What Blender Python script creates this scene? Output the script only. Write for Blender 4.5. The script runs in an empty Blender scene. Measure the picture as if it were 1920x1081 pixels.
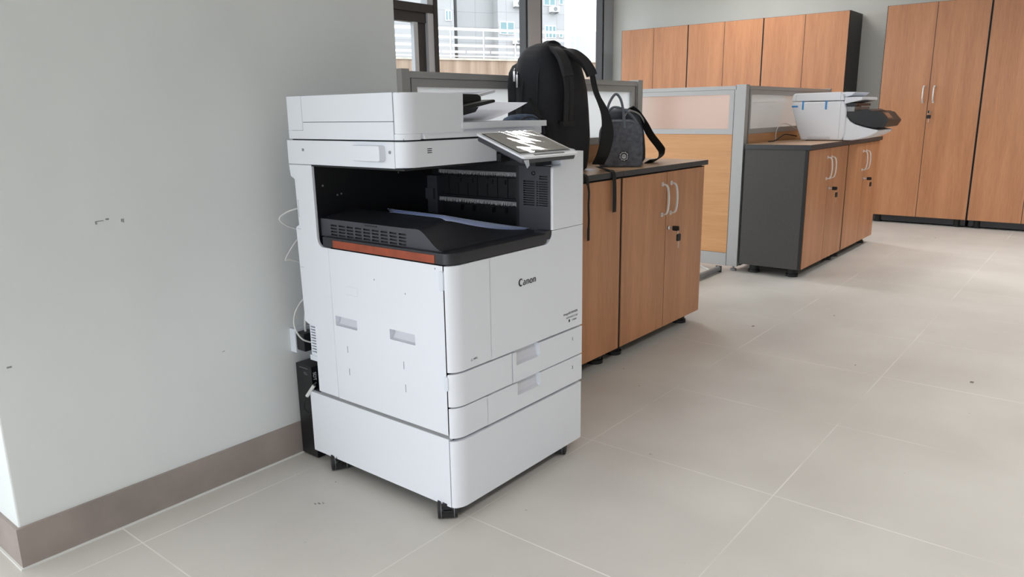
import bpy, bmesh, math, random
from mathutils import Vector, Matrix
random.seed(7)
PI = math.pi
SC = bpy.context.scene
COL = SC.collection

# ------------------------------------------------------------------ materials
def lin(c):
    out = []
    for v in c[:3]:
        v = v / 255.0
        out.append(v / 12.92 if v <= 0.04045 else ((v + 0.055) / 1.055) ** 2.4)
    return (*out, 1.0)

def new_mat(name):
    m = bpy.data.materials.new(name); m.use_nodes = True
    nt = m.node_tree
    return m, nt, nt.nodes['Principled BSDF']

def plain(name, col, rough=0.5, metal=0.0, spec=0.5, var=0.0, scale=20.0, bump=0.0, bscale=400.0, coat=0.0):
    m, nt, b = new_mat(name)
    b.inputs['Base Color'].default_value = lin(col)
    b.inputs['Roughness'].default_value = rough
    b.inputs['Metallic'].default_value = metal
    b.inputs['Specular IOR Level'].default_value = spec
    b.inputs['Coat Weight'].default_value = coat
    tc = nt.nodes.new('ShaderNodeTexCoord')
    if var > 0:
        n = nt.nodes.new('ShaderNodeTexNoise'); n.inputs['Scale'].default_value = scale
        n.inputs['Detail'].default_value = 4
        r = nt.nodes.new('ShaderNodeValToRGB')
        r.color_ramp.elements[0].position = 0.3; r.color_ramp.elements[1].position = 0.7
        r.color_ramp.elements[0].color = lin([v * (1 - var) for v in col])
        r.color_ramp.elements[1].color = lin([min(255, v * (1 + var)) for v in col])
        nt.links.new(tc.outputs['Object'], n.inputs['Vector'])
        nt.links.new(n.outputs['Fac'], r.inputs['Fac'])
        nt.links.new(r.outputs['Color'], b.inputs['Base Color'])
    if bump > 0:
        n2 = nt.nodes.new('ShaderNodeTexNoise'); n2.inputs['Scale'].default_value = bscale
        bp = nt.nodes.new('ShaderNodeBump'); bp.inputs['Strength'].default_value = bump
        bp.inputs['Distance'].default_value = 0.002
        nt.links.new(tc.outputs['Object'], n2.inputs['Vector'])
        nt.links.new(n2.outputs['Fac'], bp.inputs['Height'])
        nt.links.new(bp.outputs['Normal'], b.inputs['Normal'])
    return m

def wood(name, c1, c2, grain=(14, 14, 0.9), rough=0.42, fleck=0.10):
    """beech-like laminate, the grain stretched along the axis with the smallest scale"""
    m, nt, b = new_mat(name)
    tc = nt.nodes.new('ShaderNodeTexCoord')
    mp = nt.nodes.new('ShaderNodeMapping'); mp.inputs['Scale'].default_value = grain
    n = nt.nodes.new('ShaderNodeTexNoise'); n.inputs['Scale'].default_value = 1.0
    n.inputs['Detail'].default_value = 5; n.inputs['Roughness'].default_value = 0.55
    n.inputs['Distortion'].default_value = 0.6
    r = nt.nodes.new('ShaderNodeValToRGB')
    r.color_ramp.elements[0].position = 0.32; r.color_ramp.elements[1].position = 0.68
    r.color_ramp.elements[0].color = lin(c1); r.color_ramp.elements[1].color = lin(c2)
    mp2 = nt.nodes.new('ShaderNodeMapping'); mp2.inputs['Scale'].default_value = [g * 9 for g in grain]
    n2 = nt.nodes.new('ShaderNodeTexNoise'); n2.inputs['Scale'].default_value = 1.0; n2.inputs['Detail'].default_value = 2
    mx = nt.nodes.new('ShaderNodeMix'); mx.data_type = 'RGBA'; mx.blend_type = 'MULTIPLY'
    r2 = nt.nodes.new('ShaderNodeValToRGB')
    r2.color_ramp.elements[0].position = 0.35; r2.color_ramp.elements[1].position = 0.6
    g = 1 - fleck
    r2.color_ramp.elements[0].color = (g, g * 0.98, g * 0.96, 1); r2.color_ramp.elements[1].color = (1, 1, 1, 1)
    mx.inputs['Factor'].default_value = 1.0
    L = nt.links.new
    L(tc.outputs['Object'], mp.inputs['Vector']); L(mp.outputs['Vector'], n.inputs['Vector'])
    L(tc.outputs['Object'], mp2.inputs['Vector']); L(mp2.outputs['Vector'], n2.inputs['Vector'])
    L(n.outputs['Fac'], r.inputs['Fac']); L(n2.outputs['Fac'], r2.inputs['Fac'])
    L(r.outputs['Color'], mx.inputs['A']); L(r2.outputs['Color'], mx.inputs['B'])
    L(mx.outputs['Result'], b.inputs['Base Color'])
    b.inputs['Roughness'].default_value = rough
    return m

def glass_clear(name, tint=(1, 1, 1, 1), gloss=0.08):
    m = bpy.data.materials.new(name); m.use_nodes = True
    nt = m.node_tree; nt.nodes.clear()
    o = nt.nodes.new('ShaderNodeOutputMaterial'); mx = nt.nodes.new('ShaderNodeMixShader')
    t = nt.nodes.new('ShaderNodeBsdfTransparent'); t.inputs['Color'].default_value = tint
    g = nt.nodes.new('ShaderNodeBsdfGlossy'); g.inputs['Roughness'].default_value = 0.02
    mx.inputs['Fac'].default_value = gloss
    nt.links.new(t.outputs[0], mx.inputs[1]); nt.links.new(g.outputs[0], mx.inputs[2])
    nt.links.new(mx.outputs[0], o.inputs[0])
    return m

def glass_frosted(name, trans=0.55, col=(0.9, 0.92, 0.92, 1), rough=0.45, gloss=0.12, haze=0.18, grough=0.12, ior=1.02):
    m = bpy.data.materials.new(name); m.use_nodes = True
    nt = m.node_tree; nt.nodes.clear()
    o = nt.nodes.new('ShaderNodeOutputMaterial')
    tl = nt.nodes.new('ShaderNodeBsdfTranslucent'); tl.inputs['Color'].default_value = col
    rf = nt.nodes.new('ShaderNodeBsdfRefraction'); rf.inputs['Roughness'].default_value = rough
    rf.inputs['IOR'].default_value = ior; rf.inputs['Color'].default_value = col
    df = nt.nodes.new('ShaderNodeBsdfDiffuse'); df.inputs['Color'].default_value = col
    gl = nt.nodes.new('ShaderNodeBsdfGlossy'); gl.inputs['Roughness'].default_value = grough
    a = nt.nodes.new('ShaderNodeMixShader'); a.inputs['Fac'].default_value = trans
    b = nt.nodes.new('ShaderNodeMixShader'); b.inputs['Fac'].default_value = haze
    c = nt.nodes.new('ShaderNodeMixShader'); c.inputs['Fac'].default_value = gloss
    L = nt.links.new
    L(tl.outputs[0], a.inputs[1]); L(rf.outputs[0], a.inputs[2])
    L(a.outputs[0], b.inputs[1]); L(df.outputs[0], b.inputs[2])
    L(b.outputs[0], c.inputs[1]); L(gl.outputs[0], c.inputs[2])
    L(c.outputs[0], o.inputs[0])
    return m

def floor_material():
    m, nt, b = new_mat('floor_tile')
    L = nt.links.new
    geo = nt.nodes.new('ShaderNodeNewGeometry')
    sep = nt.nodes.new('ShaderNodeSeparateXYZ'); L(geo.outputs['Position'], sep.inputs[0])
    def math_node(op, a=None, bb=None, c=None):
        n = nt.nodes.new('ShaderNodeMath'); n.operation = op
        for i, v in enumerate((a, bb, c)):
            if v is None: continue
            if isinstance(v, (int, float)): n.inputs[i].default_value = v
            else: L(v, n.inputs[i])
        return n.outputs[0]
    # distance to the nearest joint, 0.6 m tiles
    def joint(sock, off):
        s = math_node('SUBTRACT', sock, off)
        d = math_node('DIVIDE', s, 0.5985)
        f = math_node('FRACT', d)
        h = math_node('SUBTRACT', f, 0.5)
        ab = math_node('ABSOLUTE', h)
        e = math_node('SUBTRACT', 0.5, ab)
        return math_node('MULTIPLY', e, 0.5985)
    jx = joint(sep.outputs['X'], 1.3206)
    jy = joint(sep.outputs['Y'], 1.2276)
    # the last row by the wall is a cut row: its joint runs at y = 1.801
    near = math_node('GREATER_THAN', sep.outputs['Y'], 1.5)
    jcut = math_node('ABSOLUTE', math_node('SUBTRACT', sep.outputs['Y'], 1.801))
    jy2 = math_node('ADD', math_node('MULTIPLY', jy, math_node('SUBTRACT', 1.0, near)), math_node('MULTIPLY', jcut, near))
    dist = math_node('MINIMUM', jx, jy2)
    mask = math_node('LESS_THAN', dist, 0.0018)
    # grout is whitest in a few runs and nearly gone in others (dirt)
    nz = nt.nodes.new('ShaderNodeTexNoise'); nz.inputs['Scale'].default_value = 1.7; nz.inputs['Detail'].default_value = 3
    L(geo.outputs['Position'], nz.inputs['Vector'])
    wr = nt.nodes.new('ShaderNodeValToRGB'); wr.color_ramp.elements[0].position = 0.44; wr.color_ramp.elements[1].position = 0.64
    wr.color_ramp.elements[0].color = (0.10, 0.10, 0.10, 1)
    L(nz.outputs['Fac'], wr.inputs['Fac'])
    mask2 = math_node('MULTIPLY', mask, wr.outputs['Color'])
    # base colour: soft clouding
    n1 = nt.nodes.new('ShaderNodeTexNoise'); n1.inputs['Scale'].default_value = 2.3; n1.inputs['Detail'].default_value = 6
    L(geo.outputs['Position'], n1.inputs['Vector'])
    r1 = nt.nodes.new('ShaderNodeValToRGB'); r1.color_ramp.elements[0].position = 0.3; r1.color_ramp.elements[1].position = 0.72
    r1.color_ramp.elements[0].color = lin((186, 182, 176)); r1.color_ramp.elements[1].color = lin((199, 196, 190))
    L(n1.outputs['Fac'], r1.inputs['Fac'])
    # small specks of dirt
    vo = nt.nodes.new('ShaderNodeTexNoise'); vo.inputs['Scale'].default_value = 26; vo.inputs['Detail'].default_value = 2
    L(geo.outputs['Position'], vo.inputs['Vector'])
    sp = nt.nodes.new('ShaderNodeValToRGB'); sp.color_ramp.elements[0].position = 0.765; sp.color_ramp.elements[1].position = 0.80
    L(vo.outputs['Fac'], sp.inputs['Fac'])
    m1 = nt.nodes.new('ShaderNodeMix'); m1.data_type = 'RGBA'
    L(math_node('MULTIPLY', sp.outputs['Color'], 0.45), m1.inputs['Factor']); L(r1.outputs['Color'], m1.inputs['A'])
    m1.inputs['B'].default_value = lin((110, 104, 98))
    m2 = nt.nodes.new('ShaderNodeMix'); m2.data_type = 'RGBA'
    L(mask2, m2.inputs['Factor']); L(m1.outputs['Result'], m2.inputs['A'])
    m2.inputs['B'].default_value = lin((222, 219, 213))
    L(m2.outputs['Result'], b.inputs['Base Color'])
    b.inputs['Roughness'].default_value = 0.5
    b.inputs['Specular IOR Level'].default_value = 0.35
    return m

def streaked(name, base, dark, scale=(3, 3, 0.25), rough=0.9):
    """concrete with vertical stains"""
    m, nt, b = new_mat(name)
    tc = nt.nodes.new('ShaderNodeTexCoord')
    mp = nt.nodes.new('ShaderNodeMapping'); mp.inputs['Scale'].default_value = scale
    n = nt.nodes.new('ShaderNodeTexNoise'); n.inputs['Scale'].default_value = 1.0; n.inputs['Detail'].default_value = 6
    r = nt.nodes.new('ShaderNodeValToRGB'); r.color_ramp.elements[0].position = 0.35; r.color_ramp.elements[1].position = 0.65
    r.color_ramp.elements[0].color = lin(dark); r.color_ramp.elements[1].color = lin(base)
    nt.links.new(tc.outputs['Object'], mp.inputs['Vector']); nt.links.new(mp.outputs['Vector'], n.inputs['Vector'])
    nt.links.new(n.outputs['Fac'], r.inputs['Fac']); nt.links.new(r.outputs['Color'], b.inputs['Base Color'])
    b.inputs['Roughness'].default_value = rough
    return m

def panelled(name, col, joint, w, h):
    """cladding of big tiles in bond"""
    m, nt, b = new_mat(name)
    tc = nt.nodes.new('ShaderNodeTexCoord')
    sep = nt.nodes.new('ShaderNodeSeparateXYZ'); cmb = nt.nodes.new('ShaderNodeCombineXYZ')
    bt = nt.nodes.new('ShaderNodeTexBrick')
    bt.inputs['Scale'].default_value = 1.0; bt.inputs['Brick Width'].default_value = w; bt.inputs['Row Height'].default_value = h
    bt.inputs['Mortar Size'].default_value = 0.03; bt.offset = 0.0
    bt.inputs['Color1'].default_value = lin(col); bt.inputs['Color2'].default_value = lin([c * 0.97 for c in col])
    bt.inputs['Mortar'].default_value = lin(joint)
    L = nt.links.new
    L(tc.outputs['Object'], sep.inputs[0]); L(sep.outputs['X'], cmb.inputs['X']); L(sep.outputs['Z'], cmb.inputs['Y'])
    L(cmb.outputs[0], bt.inputs['Vector']); L(bt.outputs['Color'], b.inputs['Base Color'])
    b.inputs['Roughness'].default_value = 0.8
    return m

def wall_paint(name, col):
    m, nt, b = new_mat(name)
    geo = nt.nodes.new('ShaderNodeNewGeometry')
    mp = nt.nodes.new('ShaderNodeMapping'); mp.inputs['Scale'].default_value = (2.2, 2.2, 0.9)
    n = nt.nodes.new('ShaderNodeTexNoise'); n.inputs['Scale'].default_value = 1.6; n.inputs['Detail'].default_value = 7
    r = nt.nodes.new('ShaderNodeValToRGB'); r.color_ramp.elements[0].position = 0.3; r.color_ramp.elements[1].position = 0.7
    r.color_ramp.elements[0].color = lin([c * 0.985 for c in col]); r.color_ramp.elements[1].color = lin([min(255, c * 1.01) for c in col])
    L = nt.links.new
    L(geo.outputs['Position'], mp.inputs['Vector']); L(mp.outputs['Vector'], n.inputs['Vector'])
    L(n.outputs['Fac'], r.inputs['Fac']); L(r.outputs['Color'], b.inputs['Base Color'])
    n2 = nt.nodes.new('ShaderNodeTexNoise'); n2.inputs['Scale'].default_value = 5; n2.inputs['Detail'].default_value = 5
    bp = nt.nodes.new('ShaderNodeBump'); bp.inputs['Strength'].default_value = 0.12; bp.inputs['Distance'].default_value = 0.01
    L(mp.outputs['Vector'], n2.inputs['Vector']); L(n2.outputs['Fac'], bp.inputs['Height']); L(bp.outputs['Normal'], b.inputs['Normal'])
    b.inputs['Roughness'].default_value = 0.75
    b.inputs['Specular IOR Level'].default_value = 0.25
    return m

M = {}
M['white'] = plain('white_plastic', (222, 225, 231), 0.42, bump=0.05, bscale=900)
M['white2'] = plain('white_plastic_cool', (214, 218, 226), 0.45)
M['recess'] = plain('recess_plastic', (205, 206, 212), 0.45)
M['black'] = plain('black_plastic', (22, 22, 25), 0.38, bump=0.05, bscale=600)
M['tray'] = plain('tray_plastic', (38, 38, 43), 0.42, bump=0.08, bscale=700)
M['charcoal'] = plain('charcoal_plastic', (58, 58, 65), 0.5)
M['tray_grey'] = plain('tray_plastic_grey', (62, 62, 69), 0.45)
M['gap'] = plain('joint_dark', (40, 42, 46), 0.7)
M['rubber'] = plain('rubber_black', (20, 20, 21), 0.6)
M['tape_orange'] = plain('orange_tape', (146, 66, 40), 0.35, var=0.08, scale=30)
M['tape_blue'] = plain('blue_tape', (60, 140, 205), 0.5)
M['ink'] = plain('ink_black', (18, 18, 20), 0.5)
M['ink_grey'] = plain('ink_grey', (95, 97, 102), 0.6)
M['paper'] = plain('paper_white', (228, 230, 240), 0.8)
M['paper_blue'] = plain('paper_bluish', (190, 204, 240), 0.8)
M['bristle'] = plain('bristle_grey', (225, 225, 225), 0.6, var=0.3, scale=300)
M['chrome'] = plain('brushed_steel', (205, 205, 205), 0.28, metal=1.0)
M['handle'] = plain('silver_handle', (222, 222, 220), 0.35, metal=0.3)
M['alu'] = plain('grey_frame_coat', (170, 170, 170), 0.45, metal=0.15)
M['steel_grey'] = plain('grey_tube_steel', (140, 141, 142), 0.4, metal=0.2)
M['carcass'] = plain('charcoal_board', (66, 64, 62), 0.6, var=0.04, scale=60)
M['edge'] = plain('dark_edging', (50, 50, 53), 0.45)
M['black_edge'] = plain('black_edging', (24, 24, 26), 0.55)
M['wood'] = wood('beech_laminate_vertical', (178, 122, 84), (196, 139, 98))
M['wood_h'] = wood('beech_laminate_horizontal', (198, 144, 94), (209, 156, 104), grain=(0.8, 3, 15), fleck=0.06)
M['wood_top'] = wood('beech_laminate_worktop', (186, 148, 114), (200, 163, 128), grain=(1.2, 12, 12), rough=0.35)
M['frame'] = plain('window_frame_grey', (166, 169, 173), 0.5, metal=0.1)
M['frame_dark'] = plain('window_frame_dark', (44, 42, 42), 0.5)  # dark seals, and the shade of backlit frame parts put into colour
M['frost_window'] = glass_frosted('frosted_glass_pale', trans=0.25, rough=0.5, col=(0.95, 0.97, 0.98, 1))
M['frost'] = glass_frosted('frosted_glass', trans=0.93, col=(0.93, 0.90, 0.87, 1), rough=0.55, gloss=0.06, haze=0.08, ior=1.25)
M['frost_clear'] = glass_frosted('frosted_glass_thin', trans=0.55, col=(0.90, 0.92, 0.91, 1), rough=0.35, gloss=0.30, haze=0.10, grough=0.05)
M['white_thin'] = glass_frosted('translucent_white_plastic', trans=0.1, col=(0.9, 0.92, 0.95, 1), rough=0.6, gloss=0.05)
M['pane'] = glass_clear('window_glass', (0.97, 0.98, 0.98, 1), 0.04)
M['wallp'] = wall_paint('wall_paint_grey', (217, 220, 219))
M['wallb'] = wall_paint('wall_paint_white', (214, 214, 208))
M['base'] = plain('baseboard_taupe', (146, 135, 129), 0.6, var=0.06, scale=7)
M['caulk'] = plain('caulk_white', (214, 214, 210), 0.7)
M['ceil'] = plain('ceiling_white', (228, 228, 226), 0.8)
M['floor'] = floor_material()
M['nylon'] = plain('black_nylon', (19, 20, 26), 0.8, var=0.12, scale=12, bump=0.5, bscale=260)
M['nylon2'] = plain('black_nylon_strap', (26, 26, 30), 0.75, bump=0.4, bscale=500)
M['web'] = plain('black_webbing', (16, 16, 18), 0.8, bump=0.4, bscale=700)
M['greybag'] = plain('grey_melange_fabric', (92, 94, 101), 0.85, var=0.16, scale=55, bump=0.5, bscale=420)
M['greytape'] = plain('grey_webbing', (104, 112, 120), 0.8, bump=0.4, bscale=600)
M['navy'] = plain('navy_nylon', (38, 44, 56), 0.7, bump=0.3, bscale=300)
M['zipgrey'] = plain('grey_zip_tape', (150, 150, 150), 0.6)
M['denim'] = plain('dark_denim', (66, 80, 100), 0.9, var=0.3, scale=40, bump=0.4, bscale=400)
M['patch'] = plain('patch_black', (28, 29, 34), 0.8)
M['patch_white'] = plain('patch_white', (205, 207, 212), 0.8)
M['cable_white'] = plain('cable_white', (205, 205, 203), 0.5)
M['cable_black'] = plain('cable_black', (24, 24, 26), 0.5)
M['blackbox'] = plain('black_painted_steel', (17, 17, 19), 0.35)
M['beige_rail'] = plain('white_rail_paint', (245, 245, 244), 0.5)
M['concrete'] = streaked('stained_concrete', (168, 148, 130), (130, 110, 94))
M['concrete2'] = plain('concrete_coping', (180, 172, 160), 0.9, var=0.08, scale=3)
M['cladding'] = panelled('grey_cladding', (158, 158, 158), (134, 134, 136), 3.2, 1.6)
M['cladding2'] = panelled('grey_cladding_pale', (168, 168, 168), (146, 146, 148), 3.2, 1.6)
M['bld_white'] = plain('white_render', (205, 208, 210), 0.8)
M['bld_glass'] = plain('window_teal_glass', (110, 140, 145), 0.15)
M['bld_frame'] = plain('white_pvc', (240, 240, 240), 0.5)
M['ac'] = plain('outdoor_unit_white', (226, 226, 226), 0.5)
M['ac_dark'] = plain('outdoor_unit_grille', (120, 122, 124), 0.6)
M['groundm'] = plain('ground_grey', (150, 148, 144), 0.9, var=0.1, scale=0.5)
M['scr_dark'] = plain('screen_brown_reflection', (128, 96, 78), 0.25)  # brown reflection put into the screen colour
M['scr_bez'] = plain('screen_bezel', (70, 52, 44), 0.3)
M['screen'] = plain('touch_screen', (206, 206, 203), 0.35)  # pale grey stands in for the ceiling reflected in the screen
M['mark'] = plain('wall_mark', (140, 141, 140), 0.8)

def film_material():
    m = bpy.data.materials.new('wrinkled_clear_film'); m.use_nodes = True
    nt = m.node_tree; nt.nodes.clear()
    o = nt.nodes.new('ShaderNodeOutputMaterial'); mx = nt.nodes.new('ShaderNodeMixShader')
    t = nt.nodes.new('ShaderNodeBsdfTransparent'); t.inputs['Color'].default_value = (0.95, 0.95, 0.95, 1)
    g = nt.nodes.new('ShaderNodeBsdfGlossy'); g.inputs['Roughness'].default_value = 0.03
    fr = nt.nodes.new('ShaderNodeFresnel'); fr.inputs['IOR'].default_value = 1.35
    tc = nt.nodes.new('ShaderNodeTexCoord'); n = nt.nodes.new('ShaderNodeTexNoise')
    mp = nt.nodes.new('ShaderNodeMapping'); mp.inputs['Scale'].default_value = (14, 34, 20); mp.inputs['Rotation'].default_value = (0, 0, 0.5)
    n.inputs['Scale'].default_value = 1.0; n.inputs['Detail'].default_value = 3; n.inputs['Distortion'].default_value = 1.2
    bp = nt.nodes.new('ShaderNodeBump'); bp.inputs['Strength'].default_value = 0.05; bp.inputs['Distance'].default_value = 0.002
    L = nt.links.new
    L(tc.outputs['Object'], mp.inputs[0]); L(mp.outputs[0], n.inputs['Vector']); L(n.outputs['Fac'], bp.inputs['Height'])
    L(bp.outputs[0], g.inputs['Normal']); L(bp.outputs[0], fr.inputs['Normal'])
    L(fr.outputs[0], mx.inputs[0]); L(t.outputs[0], mx.inputs[1]); L(g.outputs[0], mx.inputs[2]); L(mx.outputs[0], o.inputs[0])
    return m
M['film'] = film_material()

# ------------------------------------------------------------------ mesh helpers
ORG = Vector((0, 0, 0))

def tag(o, label=None, cat=None, group=None, kind=None):
    if label: o['label'] = label
    if cat: o['category'] = cat
    if group: o['group'] = group
    if kind: o['kind'] = kind
    return o

def begin(name, loc, label, cat, group=None, rz=0.0):
    """start a thing: an Empty at its base; meshes built after it are given in world coordinates if rz is 0"""
    global ORG
    o = bpy.data.objects.new(name, None); COL.objects.link(o)
    o.empty_display_size = 0.05
    o.location = loc; o.rotation_euler = (0, 0, rz)
    ORG = Vector(loc) if rz == 0 else Vector((0, 0, 0))
    return tag(o, label, cat, group)

class MB:
    def __init__(s): s.bm = bmesh.new()
    def _bev(s, faces, w, seg):
        if w <= 0: return
        edges = set()
        for f in faces:
            for e in f.edges:
                if len(e.link_faces) == 2 and e.calc_face_angle(0) > 0.6: edges.add(e)
        bmesh.ops.bevel(s.bm, geom=list(edges), offset=w, segments=seg, profile=0.5, affect='EDGES', clamp_overlap=True)
    def box(s, x0, x1, y0, y1, z0, z1, bev=0.0, seg=2):
        if x0 > x1: x0, x1 = x1, x0
        if y0 > y1: y0, y1 = y1, y0
        if z0 > z1: z0, z1 = z1, z0
        v = [s.bm.verts.new(p) for p in ((x0,y0,z0),(x1,y0,z0),(x1,y1,z0),(x0,y1,z0),(x0,y0,z1),(x1,y0,z1),(x1,y1,z1),(x0,y1,z1))]
        fs = [s.bm.faces.new([v[i] for i in q]) for q in ((3,2,1,0),(4,5,6,7),(0,1,5,4),(1,2,6,5),(2,3,7,6),(3,0,4,7))]
        s._bev(fs, bev, seg)
        return s
    def prism(s, poly, axis, a, b, bev=0.0, seg=2):
        """poly: 2D points in the other two axes in the order (x,y,z) without AXIS; extruded from a to b"""
        def P(u, v, w):
            return {'x': (w, u, v), 'y': (u, w, v), 'z': (u, v, w)}[axis]
        A = [s.bm.verts.new(P(u, v, a)) for u, v in poly]
        B = [s.bm.verts.new(P(u, v, b)) for u, v in poly]
        n = len(poly); fs = []
        fs.append(s.bm.faces.new(A[::-1])); fs.append(s.bm.faces.new(B))
        for i in range(n):
            fs.append(s.bm.faces.new((A[i], A[(i+1) % n], B[(i+1) % n], B[i])))
        bmesh.ops.recalc_face_normals(s.bm, faces=fs)
        s._bev(fs, bev, seg)
        return s
    def tube(s, pts, r, n=8, caps=True, closed=False):
        pts = [Vector(p) for p in pts]; rings = []
        rr = r if isinstance(r, (list, tuple)) else [r] * len(pts)
        up = None
        for i, p in enumerate(pts):
            if closed: t = (pts[(i+1) % len(pts)] - pts[i-1]).normalized()
            else: t = (pts[min(i+1, len(pts)-1)] - pts[max(i-1, 0)]).normalized()
            if up is None:
                up = Vector((0, 0, 1)) if abs(t.z) < 0.9 else Vector((1, 0, 0))
            x = t.cross(up)
            if x.length < 1e-5: x = t.orthogonal()
            x.normalize(); up = x.cross(t).normalized()
            rings.append([s.bm.verts.new(p + rr[i] * (math.cos(2*PI*k/n) * x + math.sin(2*PI*k/n) * up)) for k in range(n)])
        m = len(rings)
        for i in range(m if closed else m - 1):
            a, b = rings[i], rings[(i+1) % m]
            for k in range(n):
                f = s.bm.faces.new((a[k], a[(k+1) % n], b[(k+1) % n], b[k])); f.smooth = True
        if caps and not closed:
            s.bm.faces.new(rings[0][::-1]); s.bm.faces.new(rings[-1])
        return s
    def strap(s, pts, width, thick, side):
        """flat band along pts; SIDE is the direction of its width (one vector or one for each point)"""
        pts = [Vector(p) for p in pts]; rings = []
        for i, p in enumerate(pts):
            t = (pts[min(i+1, len(pts)-1)] - pts[max(i-1, 0)]).normalized()
            w = Vector(side[i] if isinstance(side, list) else side)
            w = (w - t * w.dot(t)).normalized(); nrm = t.cross(w).normalized()
            hw = (width[i] if isinstance(width, (list, tuple)) else width) / 2
            ht = (thick[i] if isinstance(thick, (list, tuple)) else thick) / 2
            c = 0.75
            ring = [(-hw, -ht*0.4), (-hw*0.93, -ht), (hw*0.93, -ht), (hw, -ht*0.4), (hw, ht*0.4), (hw*0.93, ht), (-hw*0.93, ht), (-hw, ht*0.4)]
            rings.append([s.bm.verts.new(p + a * w + b * nrm) for a, b in ring])
        for a, b in zip(rings[:-1], rings[1:]):
            for k in range(8): s.bm.faces.new((a[k], a[(k+1) % 8], b[(k+1) % 8], b[k])).smooth = True
        s.bm.faces.new(rings[0][::-1]); s.bm.faces.new(rings[-1])
        return s
    def cyl(s, p0, p1, r, n=20, r2=None):
        return s.tube([p0, p1], [r, r if r2 is None else r2], n)
    def loft(s, rings, caps=True, smooth=True):
        R = [[s.bm.verts.new(p) for p in r] for r in rings]; n = len(R[0])
        for a, b in zip(R[:-1], R[1:]):
            for k in range(n):
                f = s.bm.faces.new((a[k], a[(k+1) % n], b[(k+1) % n], b[k])); f.smooth = smooth
        if caps:
            s.bm.faces.new(R[0][::-1]).smooth = smooth; s.bm.faces.new(R[-1]).smooth = smooth
        return s
    def grid(s, f, nu, nv, thick=0.0):
        """surface point f(u, v), u and v from 0 to 1; THICK closes it downwards into a slab"""
        top = [[s.bm.verts.new(f(i / nu, j / nv)) for j in range(nv + 1)] for i in range(nu + 1)]
        for i in range(nu):
            for j in range(nv):
                s.bm.faces.new((top[i][j], top[i+1][j], top[i+1][j+1], top[i][j+1])).smooth = True
        if thick:
            bot = [[s.bm.verts.new(Vector(f(i / nu, j / nv)) - Vector((0, 0, thick))) for j in range(nv + 1)] for i in range(nu + 1)]
            for i in range(nu):
                for j in range(nv):
                    s.bm.faces.new((bot[i][j], bot[i][j+1], bot[i+1][j+1], bot[i+1][j])).smooth = True
            rim = [(i, 0) for i in range(nu)] + [(nu, j) for j in range(nv)] + [(i, nv) for i in range(nu, 0, -1)] + [(0, j) for j in range(nv, 0, -1)]
            for k in range(len(rim)):
                a, b = rim[k], rim[(k+1) % len(rim)]
                s.bm.faces.new((top[b[0]][b[1]], top[a[0]][a[1]], bot[a[0]][a[1]], bot[b[0]][b[1]]))
        return s
    def holed(s, u0, u1, v0, v1, holes, depth, face, axis='x', back=True):
        """plate on the plane AXIS = FACE (outer side towards minus) with rectangular pockets HOLES (u0,u1,v0,v1) of DEPTH"""
        us = sorted({u0, u1, *[h[0] for h in holes], *[h[1] for h in holes]})
        vs = sorted({v0, v1, *[h[2] for h in holes], *[h[3] for h in holes]})
        def P(u, v, d):
            return (face + d, u, v) if axis == 'x' else (u, face + d, v)
        cache = {}
        def V(u, v, d):
            k = (round(u, 6), round(v, 6), d)
            if k not in cache: cache[k] = s.bm.verts.new(P(u, v, d))
            return cache[k]
        fs = []
        inside = lambda u, v: any(h[0] < u < h[1] and h[2] < v < h[3] for h in holes)
        for a, b in zip(us[:-1], us[1:]):
            for c, d in zip(vs[:-1], vs[1:]):
                dd = depth if inside((a+b)/2, (c+d)/2) else 0.0
                if dd and not back: continue
                fs.append(s.bm.faces.new((V(a,c,dd), V(b,c,dd), V(b,d,dd), V(a,d,dd))))
        for h in holes:
            q = [(h[0],h[2]), (h[1],h[2]), (h[1],h[3]), (h[0],h[3])]
            uu = [u for u in us if h[0] <= u <= h[1]]; vv = [v for v in vs if h[2] <= v <= h[3]]
            path = [(u, h[2]) for u in uu] + [(h[1], v) for v in vv[1:]] + [(u, h[3]) for u in uu[::-1][1:]] + [(h[0], v) for v in vv[::-1][1:-1]]
            for k in range(len(path)):
                a, b = path[k], path[(k+1) % len(path)]
                try: fs.append(s.bm.faces.new((V(*a, 0.0), V(*b, 0.0), V(*b, depth), V(*a, depth))))
                except ValueError: pass
        bmesh.ops.recalc_face_normals(s.bm, faces=fs)
        return s
    def xf(s, mat):
        bmesh.ops.transform(s.bm, matrix=mat, verts=s.bm.verts); return s
    def bevel_all(s, w, seg=2, ang=0.6):
        ed = [e for e in s.bm.edges if len(e.link_faces) == 2 and e.calc_face_angle(0) > ang]
        bmesh.ops.bevel(s.bm, geom=ed, offset=w, segments=seg, profile=0.5, affect='EDGES', clamp_overlap=True); return s
    def build(s, name, mat, parent=None, label=None, smooth=35, local=False):
        me = bpy.data.meshes.new(name)
        if not local and ORG.length: bmesh.ops.translate(s.bm, vec=-ORG, verts=s.bm.verts)
        s.bm.to_mesh(me); s.bm.free()
        mats = mat if isinstance(mat, (list, tuple)) else [mat]
        for q in mats: me.materials.append(q)
        if smooth:
            for p in me.polygons: p.use_smooth = True
            try: me.set_sharp_from_angle(angle=math.radians(smooth))
            except Exception: pass
        o = bpy.data.objects.new(name, me); COL.objects.link(o)
        if parent is not None: o.parent = parent
        if label: o['label'] = label
        if smooth:
            wn = o.modifiers.new('weighted_normals', 'WEIGHTED_NORMAL'); wn.keep_sharp = True; wn.weight = 80
        return o

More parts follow.
